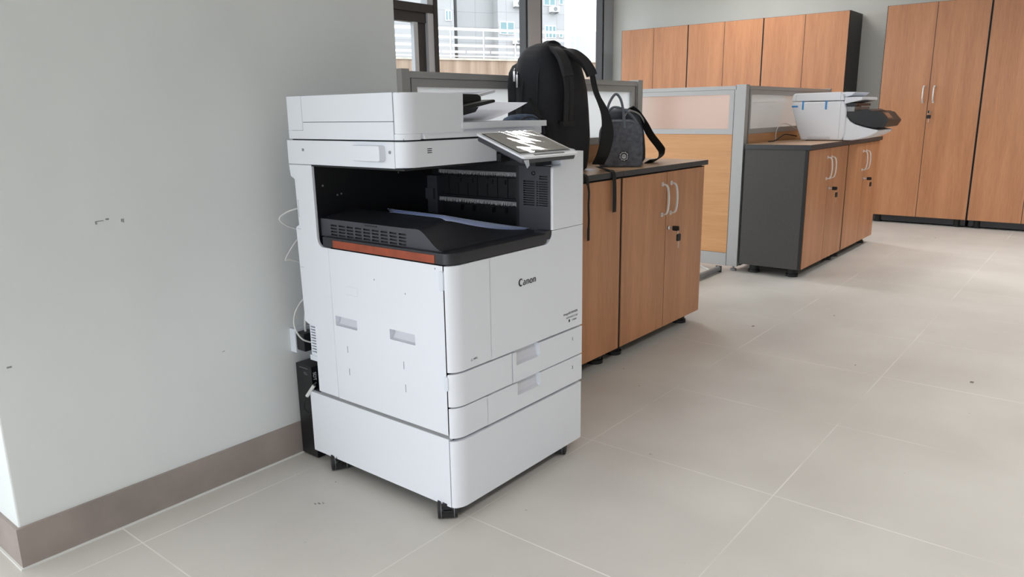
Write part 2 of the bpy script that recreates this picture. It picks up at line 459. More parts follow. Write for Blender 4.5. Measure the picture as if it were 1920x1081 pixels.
def top_mesh(name, mb, mat, label=None, cat=None, group=None, kind=None, smooth=35):
    """a thing or a piece of the setting that is one mesh; its origin goes to the middle of its base"""
    global ORG
    vs = [v.co for v in mb.bm.verts]
    lo = Vector([min(v[i] for v in vs) for i in range(3)]); hi = Vector([max(v[i] for v in vs) for i in range(3)])
    ORG = Vector(((lo.x+hi.x)/2, (lo.y+hi.y)/2, lo.z))
    loc = ORG.copy()
    o = mb.build(name, mat, None, smooth=smooth); o.location = loc
    ORG = Vector((0, 0, 0))
    return tag(o, label, cat, group, kind)

def arc(cx, cy, rx, ry, a0, a1, n=6):
    return [(cx + rx * math.cos(math.radians(a0 + (a1-a0)*i/n)), cy + ry * math.sin(math.radians(a0 + (a1-a0)*i/n))) for i in range(n+1)]

def rrect(u0, u1, v0, v1, r, n=5):
    return arc(u1-r, v0+r, r, r, -90, 0, n) + arc(u1-r, v1-r, r, r, 0, 90, n) + arc(u0+r, v1-r, r, r, 90, 180, n) + arc(u0+r, v0+r, r, r, 180, 270, n)

def text_mesh(body, size, mat, name, parent, M4, thick=0.0004, bold=0.0, align='LEFT', space=1.0, shear=0.0):
    cu = bpy.data.curves.new('t', 'FONT'); cu.body = body; cu.size = size; cu.extrude = thick; cu.offset = bold
    cu.align_x = align; cu.space_character = space; cu.shear = shear
    to = bpy.data.objects.new('t', cu); COL.objects.link(to)
    dg = bpy.context.evaluated_depsgraph_get()
    me = bpy.data.meshes.new_from_object(to.evaluated_get(dg))
    bpy.data.objects.remove(to); bpy.data.curves.remove(cu)
    me.transform(M4); me.transform(Matrix.Translation(-ORG))
    me.materials.clear(); me.materials.append(mat)
    me.name = name
    o = bpy.data.objects.new(name, me); COL.objects.link(o); o.parent = parent
    return o

def face_front(x, y, z):   # text on a face that looks towards -y
    return Matrix(((1,0,0,x),(0,0,-1,y),(0,1,0,z),(0,0,0,1)))
def face_left(x, y, z):    # text on a face that looks towards -x
    return Matrix(((0,0,-1,x),(-1,0,0,y),(0,1,0,z),(0,0,0,1)))

def spline(pts, n=8):
    """Catmull-Rom through the points"""
    P = [Vector(p) for p in pts]; P = [2*P[0]-P[1]] + P + [2*P[-1]-P[-2]]; out = []
    for i in range(1, len(P)-2):
        for k in range(n):
            t = k / n; a, b, c, d = P[i-1:i+3]
            out.append(0.5*((2*b) + (c-a)*t + (2*a-5*b+4*c-d)*t*t + (3*b-a-3*c+d)*t**3))
    out.append(P[-2]); return out

def copy_tree(o, parent=None):
    c = o.copy(); COL.objects.link(c)
    if parent is not None: c.parent = parent
    for ch in list(o.children): copy_tree(ch, c)
    return c

# ================================================================== THE SETTING
H_CEIL = 2.7
top_mesh('floor', MB().box(-5, 8.2, -5, 5.1, -0.12, 0.0), M['floor'], kind='structure', smooth=0)
top_mesh('ceiling', MB().box(-5, 8.2, -5, 5.1, H_CEIL, H_CEIL + 0.15), M['ceil'], kind='structure', smooth=0)
top_mesh('wall_back', MB().box(8.04, 8.24, -5, 5.1, 0, H_CEIL), M['wallb'], kind='structure', smooth=0)
top_mesh('wall_right', MB().box(-5, 8.04, -5.1, -5.0, 0, H_CEIL), plain('wall_grey_low_bounce', (150, 148, 144), 0.8), kind='structure', smooth=0)  # unseen wall, greyed to cut the light it bounces back
# window wall far left: sill wall, head wall and the opening between them
wb = MB().box(-5, 8.04, 4.98, 5.10, 0, 0.55).box(-5, 8.04, 4.98, 5.10, 2.5, H_CEIL)
wb.box(-0.4, 0.0, 4.98, 5.10, 0.55, 2.5)
top_mesh('wall_left', wb, M['wallb'], kind='structure', smooth=0)
# the pillar beside the copier
top_mesh('wall_pillar', MB().prism([(0.499, 1.922), (1.779, 1.922), (1.779, 2.30), (0.499, 2.30)], 'z', 0, H_CEIL, 0.004, 2), M['wallp'], kind='structure', smooth=0)
bb = MB().box(0.491, 1.781, 1.914, 1.93, 0, 0.104).box(0.491, 0.505, 1.93, 2.30, 0, 0.104).box(1.773, 1.787, 1.93, 2.30, 0, 0.104)
top_mesh('baseboard_left', bb, M['base'], kind='structure', smooth=0)
ck = MB().box(0.486, 1.784, 1.909, 1.915, 0, 0.004).box(0.486, 0.492, 1.915, 2.30, 0, 0.004)
top_mesh('trim_1', ck, M['caulk'], kind='structure', smooth=0)
# scuff marks on the plaster
mk = MB()
for x, z, w, h in ((0.768, 0.800, 0.004, 0.008), (0.778, 0.8035, 0.016, 0.002), (0.795, 0.806, 0.008, 0.004), (0.829, 0.799, 0.003, 0.008), (0.833, 0.798, 0.002, 0.010), (0.537, 0.495, 0.010, 0.004), (1.062, 0.396, 0.004, 0.002), (1.058, 0.3945, 0.003, 0.001)):
    mk.box(x - w/2, x + w/2, 1.9214, 1.923, z - h/2, z + h/2)
top_mesh('trim_2', mk, M['mark'], kind='structure', smooth=0)

# window frames in the far opening
def window(n, x0, x1, parts, panes):
    w = MB()
    for b in parts: w.box(*b, 0.003, 1)
    o = top_mesh('window_%d' % n, w, M['frame'], kind='structure', smooth=0)
    return o
def add_child(o, mb, name, mat):
    global ORG
    ORG = o.location.copy()
    c = mb.build(name, mat, o, smooth=0); ORG = Vector((0, 0, 0)); return c
w1 = window(1, 3.6, 5.06, [(3.55, 3.62, 4.90, 5.0, 0.55, 2.5), (4.948, 5.02, 4.92, 5.0, 0.55, 2.5), (3.62, 4.948, 4.92, 5.0, 2.44, 2.5), (3.62, 4.948, 4.92, 5.0, 0.55, 0.62), (4.784, 4.833, 4.93, 4.97, 0.62, 1.83), (3.62, 3.67, 4.93, 4.97, 0.62, 1.83)], None)
add_child(w1, MB().box(3.62, 5.02, 4.915, 5.0, 1.915, 1.985).box(3.62, 4.95, 4.94, 5.0, 1.83, 1.915).box(4.833, 4.95, 4.955, 5.0, 0.62, 1.83).box(5.02, 5.068, 4.91, 5.0, 0.55, 2.5), 'frame_seal_and_shade', M['frame_dark'])  # seal strips plus frame parts coloured dark for their backlit shade
add_child(w1, MB().box(3.67, 4.784, 4.952, 4.958, 0.62, 1.83).box(3.62, 4.948, 4.96, 4.966, 1.985, 2.44), 'window_pane', M['pane'])
w2 = window(2, 5.06, 6.6, [(6.385, 6.59, 4.90, 5.0, 0.55, 2.5), (5.06, 6.385, 4.92, 5.0, 2.44, 2.5), (5.06, 6.385, 4.92, 5.0, 0.55, 0.62)], None)
add_child(w2, MB().box(6.355, 6.385, 4.915, 5.0, 0.62, 2.44).box(6.59, 6.65, 4.925, 5.0, 0.62, 2.44), 'frame_seal_and_shade', M['frame_dark'])
add_child(w2, MB().box(5.06, 6.36, 4.955, 4.961, 0.62, 2.44), 'window_pane', M['pane'])
w3 = window(3, 6.6, 8.03, [(7.845, 8.03, 4.90, 5.0, 0.55, 2.5), (6.6, 7.845, 4.92, 5.0, 2.44, 2.5), (6.6, 7.845, 4.92, 5.0, 0.55, 0.62)], None)
add_child(w3, MB().box(7.81, 7.845, 4.912, 5.0, 0.62, 2.44), 'frame_seal_and_shade', M['frame_dark'])
add_child(w3, MB().box(6.62, 7.82, 4.955, 4.961, 0.62, 2.44), 'window_pane', M['pane'])

# ================================================================== OUTSIDE
EXT = Matrix.Rotation(math.radians(-25.6), 4, 'Z')      # the frontage outside runs 25.6 degrees off the room
def ext_top(name, mb, mat, label=None, cat=None, group=None, kind=None):
    """built in frontage coordinates (along, out, up); the object keeps that rotation"""
    global ORG
    ORG = Vector((0, 0, 0))
    vs = [v.co for v in mb.bm.verts]
    lo = [min(v[i] for v in vs) for i in range(3)]; hi = [max(v[i] for v in vs) for i in range(3)]
    c = Vector(((lo[0]+hi[0])/2, (lo[1]+hi[1])/2, lo[2]))
    bmesh.ops.translate(mb.bm, vec=-c, verts=mb.bm.verts)
    o = mb.build(name, mat, None, smooth=0, local=True)
    o.location = EXT @ c; o.rotation_euler = (0, 0, math.radians(-25.6))
    o['_c'] = list(c)
    return tag(o, label, cat, group, kind)
def ext_child(o, name, mb, mat):
    c = Vector(o['_c']); bmesh.ops.translate(mb.bm, vec=-c, verts=mb.bm.verts)
    return mb.build(name, mat, o, smooth=0, local=True)

top_mesh('ground_outside', MB().box(-60, 160, -60, 160, -4.3, -4.0), M['groundm'], kind='structure', smooth=0)
K = 1.5
def zs(z, k=K): return 1.045 + (z - 1.045) * k
OFF = 17.754 * K
top_mesh_z = zs(2.37)
pw = ext_top('parapet_wall', MB().box(-14, 34, OFF, OFF + 0.35, -4.0, zs(2.33)), M['concrete'], 'stained brown concrete retaining wall outside the windows', 'wall')
ext_child(pw, 'coping', MB().box(-14, 34, OFF - 0.05, OFF + 0.40, zs(2.33), zs(2.375)), M['concrete2'])
# white railing on the wall: a top rail, slat rails with gaps and a lower rail
rl = MB().box(-14, 16.2, OFF + 0.1, OFF + 0.16, zs(3.035), zs(3.095))
rail = ext_top('terrace_railing', rl, M['beige_rail'], 'white slatted railing on top of the stained concrete wall', 'railing')
def rails(z0, z1, splits):
    m = MB()
    for a, b in zip(splits[:-1], splits[1:]): m.box((a + 0.03) * K, (b - 0.03) * K, OFF + 0.1, OFF + 0.16, zs(z0), zs(z1), 0.015, 1)
    return m
sp1 = [-8 + 0.88*i for i in range(0, 22)]; off1 = 6.92 - (-8 + 0.88*17)
sp1 = [s + off1 for s in sp1]
sp2 = [-8 + 0.66*i for i in range(0, 29)]; off2 = 6.65 - (-8 + 0.66*22); sp2 = [s + off2 for s in sp2]
for z0, z1, sp in ((2.845, 2.895, sp1), (2.655, 2.71, sp1), (2.51, 2.56, sp2)):
    ext_child(rail, 'rail', rails(z0, z1, sp), M['beige_rail'])
ext_child(rail, 'bottom_rail', MB().box(-14, 16.2, OFF + 0.1, OFF + 0.16, zs(2.42), zs(2.445)), M['beige_rail'])
for s in sp1[6:]:
    ext_child(rail, 'post', MB().box(s*K - 0.012, s*K + 0.012, OFF + 0.17, OFF + 0.20, zs(2.375), zs(3.05)), M['ac'])

# grey apartment block
KB = 2.75; OB = 29.05 * KB
def zb(z): return zs(z, KB)
def bs(s): return s * KB
blk = MB().box(bs(11.67), bs(13.25), OB + 0.8, OB + 14, -4.0, zb(9))
ab = ext_top('apartment_block', blk, M['cladding'], 'grey clad apartment block beyond the railing', 'building')
ext_child(ab, 'wing', MB().box(bs(4.0), bs(11.42), OB, OB + 14, -4.0, zb(9)), M['cladding2'])
ext_child(ab, 'wing', MB().box(bs(11.42), bs(11.67), OB + 2.2, OB + 14, -4.0, zb(9)), M['cladding'])
ext_child(ab, 'wing', MB().box(bs(13.25), bs(16.34), OB - 0.5, OB + 14, -4.0, zb(9)), M['cladding2'])
def bwin(s0, s1, z0, z1, out, mull=2):
    f = MB(); y = OB + out
    f.box(bs(s0), bs(s1), y - 0.12, y, zb(z0), zb(z1))
    o = ext_child(ab, 'window', f, M['bld_frame'])
    g = MB(); w = (s1 - s0) / mull
    for i in range(mull): g.box(bs(s0 + w*i + 0.03), bs(s0 + w*(i+1) - 0.03), y - 0.16, y - 0.11, zb(z0 + 0.03), zb(z1 - 0.03))
    c = Vector(ab['_c']); bmesh.ops.translate(g.bm, vec=-c, verts=g.bm.verts)
    g.build('pane', M['bld_glass'], o, smooth=0, local=True)
bwin(11.05, 11.30, 4.63, 5.02, 0, 2)
bwin(13.32, 13.96, 4.17, 4.66, -0.5, 2)
bwin(15.38, 15.90, 4.08, 4.58, -0.5, 3)
bwin(15.33, 15.87, 5.36, 5.9, -0.5, 2)
bwin(16.06, 16.24, 5.42, 5.75, -0.5, 1)
bwin(16.06, 16.22, 4.12, 4.36, -0.5, 1)
bwin(9.9, 10.25, 4.55, 5.0, 0, 1)
def ac_unit(s, z, label):
    y = OB - 0.5
    a = ext_top('outdoor_unit', MB().box(bs(s), bs(s + 0.36), y - 0.75, y - 0.05, zb(z), zb(z + 0.22), 0.03, 1), M['ac'], label, 'air conditioner', 'air conditioner units on the grey block')
    f = MB().cyl((bs(s + 0.17), y - 0.76, zb(z + 0.11)), (bs(s + 0.17), y - 0.80, zb(z + 0.11)), 0.24, 18)
    ext_child(a, 'fan_grille', f, M['ac_dark'])
    ext_child(a, 'bracket', MB().box(bs(s + 0.02), bs(s + 0.06), y - 0.7, y + 0.05, zb(z - 0.05), zb(z)).box(bs(s + 0.30), bs(s + 0.34), y - 0.7, y + 0.05, zb(z - 0.05), zb(z)), M['ac_dark'])
ac_unit(13.93, 5.24, 'white air conditioner unit on the grey block, above its double window')
ac_unit(15.58, 5.10, 'white air conditioner unit near the right end of the grey block')
ac_unit(13.88, 3.80, 'white air conditioner unit low on the grey block behind the railing')
lb = ext_top('low_building', MB().box(bs(15.9), bs(17.4), OB - 14, OB - 4, -4.0, zb(4.05)), M['bld_white'], 'low white building right of the grey apartment block', 'building')
ext_child(lb, 'roof_ledge', MB().box(bs(15.85), bs(17.5), OB - 14.4, OB - 13.9, zb(4.02), zb(4.09)), M['bld_frame'])
ext_child(lb, 'window', MB().box(bs(16.55), bs(16.8), OB - 14.08, OB - 13.98, zb(3.66), zb(3.84)), M['bld_glass'])

# ================================================================== CABINETS
def door(par, x0, x1, z0, z1, mat, hx, hz, flip=1, t=0.018):
    d = MB().box(x0, x1, 0.0, t, z0, z1, 0.0012, 1).build('door', mat, par, local=True)
    if hx is not None:
        z0h, z1h = hz
        pts = spline([(hx, 0.001, z1h), (hx, -0.020, z1h - 0.004), (hx, -0.030, z1h - 0.022), (hx, -0.034, (z0h + z1h)/2), (hx, -0.030, z0h + 0.022), (hx, -0.020, z0h + 0.004), (hx, 0.001, z0h)], 5)
        h = MB().strap(pts, 0.011, 0.006, (1, 0, 0))
        h.box(hx - 0.007, hx + 0.007, -0.004, 0.0, z1h - 0.010, z1h + 0.008, 0.001, 1).box(hx - 0.007, hx + 0.007, -0.004, 0.0, z0h - 0.008, z0h + 0.010, 0.001, 1)
        h.build('handle', M['handle'], d, local=True)
    return d

def cabinet(loc, rz, w, depth, zb_, zt, label, group, handles, lockz, name='storage_cabinet', inset=0.008, top=None, gap=0.005, plinth=False, body_top=None):
    """front at local y = 0 looking towards -y; doors from zb_ to zt"""
    global ORG
    r = begin(name, loc, label, 'cabinet', group, rz=rz if rz else 0.0)
    ORG = Vector((0, 0, 0))
    bt = body_top or zt + 0.004
    c = MB().box(0, w, 0.020, depth, zb_ - 0.002, bt, 0.0015, 1)
    c.build('carcass', M['carcass'], r, local=True)
    e = MB().box(0.0, 0.022, 0.004, 0.021, zb_ - 0.002, bt - 0.001).box(w - 0.022, w, 0.004, 0.021, zb_ - 0.002, bt - 0.001).box(0.022, w - 0.022, 0.010, 0.021, zb_, bt - 0.001).box(w/2 - gap/2, w/2 + gap/2, 0.0015, 0.015, zb_, zt)
    e.build('edging', M['black_edge'], r, local=True)
    mid = w / 2
    hz = handles
    door(r, inset, mid - gap/2, zb_, zt, M['wood'], mid - 0.043 if hz else None, hz)
    door(r, mid + gap/2, w - inset, zb_, zt, M['wood'], mid + 0.040 if hz else None, hz)
    if lockz:
        lk = MB().cyl((mid + 0.022, 0.0, lockz), (mid + 0.022, -0.007, lockz), 0.009, 16)
        lk.build('lock', M['chrome'], r, local=True)
    for fx in (0.075, w - 0.075):
        for fy in (0.075, depth - 0.075):
            f = MB().cyl((fx, fy, 0.012), (fx, fy, zb_ - 0.002), 0.030, 18).cyl((fx, fy, 0.0), (fx, fy, 0.016), 0.037, 20)
            f.build('foot', M['rubber'], r, local=True)
    if plinth:
        MB().box(0.01, w - 0.01, 0.06, depth - 0.02, 0.012, zb_ - 0.002).build('plinth', M['edge'], r, local=True)
    if top:
        x0, x1, z0, z1 = top
        t = MB().box(x0, x1, -0.006, depth, z0, z1 - 0.001, 0.002, 1).build('worktop', M['edge'], r, 'beech worktop with dark edging', local=True)
        MB().box(x0 + 0.002, x1 - 0.002, -0.004, depth - 0.002, z1 - 0.0012, z1).build('laminate', M['wood_top'], t, local=True)
    return r

def key_pair(x, y, z, label):
    """one key in the lock, its twin hanging from the ring; X, Y, Z is the middle of the lock face"""
    global ORG
    r = begin('key_pair', (x, y, z), label, 'keys', 'key pairs in the cabinet locks')
    r.scale = (1.25, 1.25, 1.25); ORG = Vector((0, 0, 0))
    k1 = MB().prism(rrect(-0.013, 0.013, -0.009, 0.009, 0.004, 3), 'x', -0.003, 0.003, 0.0008, 1).xf(Matrix.Translation((0, -0.027, 0)))
    a = k1.build('key', M['rubber'], r, local=True)
    MB().box(-0.0012, 0.0012, -0.016, 0.0, -0.003, 0.003).build('blade', M['chrome'], a, local=True)
    ring = MB().tube([(0.004 * math.cos(t), -0.036 + 0.001*math.cos(t), -0.013 + 0.009 * math.sin(t)) for t in [2*PI*i/14 for i in range(14)]], 0.0008, 6, closed=True)
    ring.build('ring', M['chrome'], r, local=True)
    k2 = MB().prism(rrect(-0.013, 0.013, -0.020, 0.006, 0.005, 3), 'y', -0.039, -0.033, 0.0008, 1).xf(Matrix.Translation((0.006, 0, -0.026)))
    b = k2.build('key', M['rubber'], r, local=True)
    MB().box(0.004, 0.008, -0.037, -0.035, -0.072, -0.046).build('blade', M['chrome'], b, local=True)
    return r

# row behind the copier
YF1 = 1.573
cabinet((1.866, YF1, 0), 0, 0.798, 0.398, 0.060, 0.780, 'low beech cabinet half hidden behind the copier, under the backpack', 'low beech cabinets behind the copier', (0.592, 0.729), 0.526, top=(0.0, 0.800, 0.788, 0.811))
cabinet((2.666, YF1, 0), 0, 0.786, 0.398, 0.060, 0.780, 'low two-door beech cabinet under the grey lunch bag, keys in its lock', 'low beech cabinets behind the copier', (0.592, 0.729), 0.526, top=(0.002, 0.806, 0.788, 0.811))
key_pair(2.666 + 0.393 + 0.022, YF1 - 0.007, 0.526, 'black headed key pair in the cabinet below the grey lunch bag')
# row under the small printer
YF2 = 1.475
cabinet((4.700, YF2, 0), 0, 0.850, 0.398, 0.060, 0.798, 'low beech cabinet with charcoal side, against the screen post', 'low beech cabinets under the small printer', (0.602, 0.740), 0.536, inset=0.016)
cabinet((5.554, YF2, 0), 0, 0.850, 0.398, 0.060, 0.798, 'low beech cabinet at the far end of the row under the small printer', 'low beech cabinets under the small printer', (0.602, 0.740), 0.536, inset=0.008)
key_pair(4.700 + 0.425 + 0.022, YF2 - 0.007, 0.536, 'black headed key pair in the cabinet with the charcoal side')
key_pair(5.554 + 0.425 + 0.022, YF2 - 0.007, 0.536, 'black headed key pair in the far cabinet under the small printer')
ORG = Vector((4.695, YF2, 0.803))
wt = MB().box(4.692, 6.420, YF2 - 0.012, YF2 + 0.398, 0.803, 0.832, 0.002, 1).build('worktop', M['edge'], None); wt.location = ORG
tag(wt, 'beech worktop with dark edging under the small white printer', 'worktop')
MB().box(4.695, 6.417, YF2 - 0.009, YF2 + 0.396, 0.8318, 0.833).build('laminate', M['wood_top'], wt)
ORG = Vector((0, 0, 0))

# tall cabinets along the back wall
XT = 7.60
R90 = -PI / 2
tall_labels = ['tall beech cabinet nearest the window, end of the row of three', 'middle tall beech cabinet of the row of three behind the frosted screen', 'tall beech cabinet with a charcoal end, behind the small printer']
y = 4.526
for i in range(3):
    cabinet((XT, y, 0), R90, 0.804, 0.42, 0.072, 1.920, tall_labels[i], 'tall beech cabinets along the back wall', (1.09, 1.222), 1.005, plinth=True, inset=0.006, name='tall_cabinet')
    y -= 0.806
cabinet((XT, 1.795, 0), R90, 0.803, 0.42, 0.072, 1.926, 'tall beech cabinet with two silver handles, right of the bare wall strip', 'tall beech cabinets along the back wall', (1.09, 1.222), 1.005, plinth=True, inset=0.006, name='tall_cabinet')
cabinet((XT, 0.988, 0), R90, 0.803, 0.42, 0.072, 1.926, 'tall beech cabinet cut by the right edge of the photo', 'tall beech cabinets along the back wall', None, None, plinth=True, inset=0.006, name='tall_cabinet')
kr = key_pair(0, 0, 0, 'tiny black headed key pair in the tall cabinet with two handles'); kr.location = (XT - 0.007, 1.795 - 0.4015 - 0.022, 1.005); kr.rotation_euler = (0, 0, R90)

# ================================================================== CUBICLE SCREENS
def screen(name, loc, rz, L, label, group, glass, infill, posts, kick=True, wood_end=0.0):
    """local x runs along the screen, front at local y = 0 looking towards -y"""
    global ORG
    r = begin(name, loc, label, 'office screen', group, rz=rz); ORG = Vector((0, 0, 0))
    T = 0.042
    f = MB()
    f.box(0, L, 0, T, 1.172, 1.195, 0.003, 1)            # cap
    f.build('cap_rail', M['alu'], r, local=True)
    g = MB()
    g.box(0, L, 0.004, T - 0.004, 1.142, 1.171, 0.004, 1)
    g.box(0, 0.040, 0.004, T - 0.004, 0.925, 1.142, 0.004, 1).box(L - 0.040, L, 0.004, T - 0.004, 0.925, 1.142, 0.004, 1)
    g.box(0, L, 0.004, T - 0.004, 0.893, 0.925, 0.004, 1)
    g.build('glass_frame', M['alu'], r, local=True)
    MB().box(0.036, L - 0.036, T/2 - 0.003, T/2 + 0.003, 0.92, 1.146).build('glass_panel', glass, r, local=True)
    MB().box(0.006, L - 0.006, 0.006, T - 0.006, 0.116, 0.892, 0.001, 1).build('lower_panel', infill, r, local=True)
    MB().box(0.0, L, 0.003, T - 0.003, 0.030, 0.114, 0.002, 1).build('kick_panel', M['alu'], r, local=True)
    for ex_ in (0.001, L - 0.001):
        MB().box(ex_ - 0.005, ex_ + 0.005, 0.002, T - 0.002, 0.03, 1.172, 0.002, 1).build('edge_trim', M['alu'], r, local=True)
    for gx in (0.0075, L - 0.0075, -0.0052, L + 0.0052):
        MB().box(gx - 0.0012, gx + 0.0012, 0.0012, 0.0022, 0.03, 1.172).build('groove', M['gap'], r, local=True)
    for px, w in posts:
        p = MB().box(px, px + w, -0.006, T + 0.006, 0.034, 1.202, 0.006, 2)
        po = p.build('post', M['alu'], r, local=True)
        q = px + w/2
        MB().cyl((q, T/2, 0.012), (q, T/2, 0.034), 0.007, 12).cyl((q, T/2, 0.0), (q, T/2, 0.014), 0.021, 18).build('foot', M['steel_grey'], po, local=True)
    for px in ((0.45, L - 0.45) if L > 1.2 else (L * 0.35,)):
        MB().cyl((px, T/2, 0.012), (px, T/2, 0.032), 0.007, 12).cyl((px, T/2, 0.0), (px, T/2, 0.014), 0.021, 18).build('foot', M['steel_grey'], r, local=True)
    return r
screen('cubicle_screen', (1.895, 1.985, 0), 0, 1.600, 'grey framed office screen with pale frosted glass behind the backpack', 'grey office screens', M['frost_window'], M['wood_h'], [(-0.042, 0.036), (1.606, 0.044)])
screen('cubicle_screen', (4.715, 3.185, 0), -PI/2, 1.222, 'grey framed office screen facing the camera, beech panel below frosted glass', 'grey office screens', M['frost'], M['wood_h'], [(-0.05, 0.044), (1.228, 0.064)])
screen('cubicle_screen', (4.775, 1.892, 0), 0, 1.640, 'grey framed office screen along the back of the small printer', 'grey office screens', M['frost_clear'], M['wood_h'], [(1.646, 0.040)])

# foot of the desk behind the screen
r = begin('desk_leg', (4.35, 1.985, 0), 'round grey steel desk foot lying on the floor by the screen post', 'desk leg')
MB().tube([(4.0, 1.985, 0.022), (4.64, 1.985, 0.022)], 0.018, 14).build('foot_bar', M['steel_grey'], r)
MB().box(3.995, 4.012, 1.967, 2.003, 0.0, 0.040, 0.004, 1).box(4.628, 4.645, 1.967, 2.003, 0.0, 0.040, 0.004, 1).build('end_cap', M['charcoal'], r)
MB().box(4.02, 4.06, 2.003, 2.045, 0.03, 0.70, 0.004, 1).box(4.01, 4.07, 1.98, 2.045, 0.012, 0.036).build('upright', M['steel_grey'], r)
ORG = Vector((0, 0, 0))
cb = top_mesh('loose_cable', MB().tube(spline([(4.80, 2.24, 0.006), (4.68, 2.10, 0.006), (4.60, 2.03, 0.006), (4.52, 2.06, 0.005), (4.40, 2.2, 0.005)], 6), 0.004, 8), M['cable_white'], 'thin white cable on the floor under the frosted screen', 'cable')

# ================================================================== THE COPIER
X0, X1, YF, YB = 1.271, 1.843, 1.219, 1.826
cop = begin('photocopier', (1.557, 1.52, 0), 'large white office copier on a castor pedestal beside the pillar', 'copier')
def front_profile(x0=X0, x1=X1, yb=1.243, rx=0.042, yf=YF):
    """plan of a front cover: rounded at its left end"""
    return [(x0, yb)] + arc(x0 + rx, yb + 0.001, rx, yb + 0.001 - yf, 180, 270, 10)[1:] + [(x1 - 0.003, yf), (x1, yf + 0.003), (x1, yb)]

# --- pedestal on castors
p = MB().box(X0 + 0.012, X1 - 0.006, 1.246, YB - 0.01, 0.047, 0.236).build('pedestal_frame', M['gap'], cop)
MB().box(X0, X0 + 0.014, 1.2455, YB - 0.002, 0.042, 0.2335, 0.0015, 1).box(X1 - 0.012, X1, 1.246, YB - 0.002, 0.042, 0.229).box(X0 + 0.014, X1 - 0.012, 1.8, YB - 0.002, 0.042, 0.229).build('side_panel', M['white'], p)
MB().prism(front_profile(), 'z', 0.042, 0.229, 0.0016, 2).build('front_panel', M['white'], p)
for cxw, cyw, cang in ((1.286, 1.273, 44), (1.291, 1.728, 60), (1.775, 1.262, 25), (1.78, 1.74, 70)):
    cx = cy = 0.0; CM = Matrix.Translation((cxw, cyw, 0)) @ Matrix.Rotation(math.radians(cang), 4, 'Z')
    c = MB().box(cx - 0.017, cx + 0.019, cy - 0.0165, cy + 0.0165, 0.006, 0.042, 0.010, 3).box(cx - 0.02, cx + 0.02, cy - 0.013, cy + 0.013, 0.036, 0.048)
    c.prism([(cx - 0.020 + 0.0, 0.028), (cx - 0.014, 0.038), (cx + 0.0, 0.044), (cx + 0.0, 0.012), (cx - 0.016, 0.014)], 'y', cy - 0.017, cy + 0.017)
    c.box(cx - 0.026, cx - 0.016, cy - 0.011, cy + 0.011, 0.028, 0.031).box(cx - 0.022, cx - 0.016, cy - 0.003, cy + 0.003, 0.018, 0.030)
    co = c.xf(CM).build('castor', M['black'], cop)
    for s in (-1, 1):
        w = MB().cyl((cx, cy + s*0.018, 0.0240), (cx, cy + s*0.026, 0.0240), 0.0240, 28)
        wo = w.xf(CM).build('wheel', M['rubber'], co)
        MB().cyl((cx, cy + s*0.0165, 0.0240), (cx, cy + s*0.0185, 0.0240), 0.0232, 28).xf(CM).build('rim', M['steel_grey'], wo)
        MB().cyl((cx, cy + s*0.0258, 0.0240), (cx, cy + s*0.0268, 0.0240), 0.012, 20).xf(CM).build('hub_cap', M['charcoal'], wo)

# --- body core, hidden save for its dark joints
MB().box(X0 + 0.024, X1 - 0.004, 1.2435, 1.775, 0.231, 0.684).build('inner_frame', M['gap'], cop)
MB().box(1.745, X1, 1.2435, 1.82, 0.684, 0.913).box(X1 - 0.012, X1, 1.2435, 1.80, 0.243, 0.684).build('right_side_cover', M['white'], cop)
# strip of the frame seen between pedestal and body on the left
MB().box(X0 + 0.004, X0 + 0.014, 1.246, 1.775, 0.2305, 0.2445).build('base_rail', M['steel_grey'], cop)

# --- left side panel with its two hand grips
grip1 = (1.582, 1.676, 0.466, 0.4945); grip2 = (1.353, 1.449, 0.466, 0.4945)
sl = [(y - 0.0008, y + 0.0008, z0, z1) for y, z0, z1 in ((1.630, 0.393, 0.412), (1.628, 0.326, 0.346), (1.400, 0.392, 0.413), (1.397, 0.328, 0.350))]
sp = MB().holed(1.2455, 1.6845, 0.2445, 0.6865, [grip1[:1] + (1.6755,) + grip1[2:], grip2], 0.020, X0, 'x')
spo = sp.build('side_door', M['white'], cop, smooth=0)
for g in (grip1, grip2):       # scooped inner face of the grip
    MB().prism([(X0 + 0.0015, g[2] + 0.0005), (X0 + 0.010, g[2] + 0.003), (X0 + 0.017, g[2] + 0.013), (X0 + 0.019, g[3] - 0.0005), (X0 + 0.0198, g[3] - 0.0005), (X0 + 0.0198, g[2] + 0.0005)], 'y', g[0] + 0.001, min(g[1], 1.6755) - 0.001).build('hand_grip', M['recess'], spo)
sm = MB()
for q in sl: sm.box(X0 - 0.0004, X0 + 0.001, *q)
sm.box(X0 - 0.0004, X0 + 0.001, 1.4985, 1.5005, 0.619, 0.623).box(X0 - 0.0004, X0 + 0.001, 1.381, 1.383, 0.597, 0.601).box(X0 - 0.0004, X0 + 0.001, 1.270, 1.272, 0.676, 0.680)
sm.build('slot', M['ink_grey'], spo, smooth=0)
lo = MB()
for b in ((1.571, 1.620, 0.5868, 0.5876), (1.571, 1.620, 0.563, 0.5638), (1.5705, 1.5713, 0.563, 0.5876)): lo.box(X0 - 0.0003, X0 + 0.001, *b)
lo.box(X0 - 0.0003, X0 + 0.001, 1.574, 1.5747, 0.570, 0.577)
lo.build('outline_label', M['recess'], spo, smooth=0)
# hinge ears at the front edge
MB().prism(rrect(1.2435, 1.2585, 0.624, 0.674, 0.006, 4), 'x', X0 - 0.003, X0 + 0.010, 0.001, 1).build('hinge_cover', M['white2'], cop)
MB().prism(rrect(1.239, 1.2530, 0.366, 0.404, 0.005, 4), 'x', X0 - 0.003, X0 + 0.010, 0.001, 1).build('hinge_cover', M['white2'], cop)

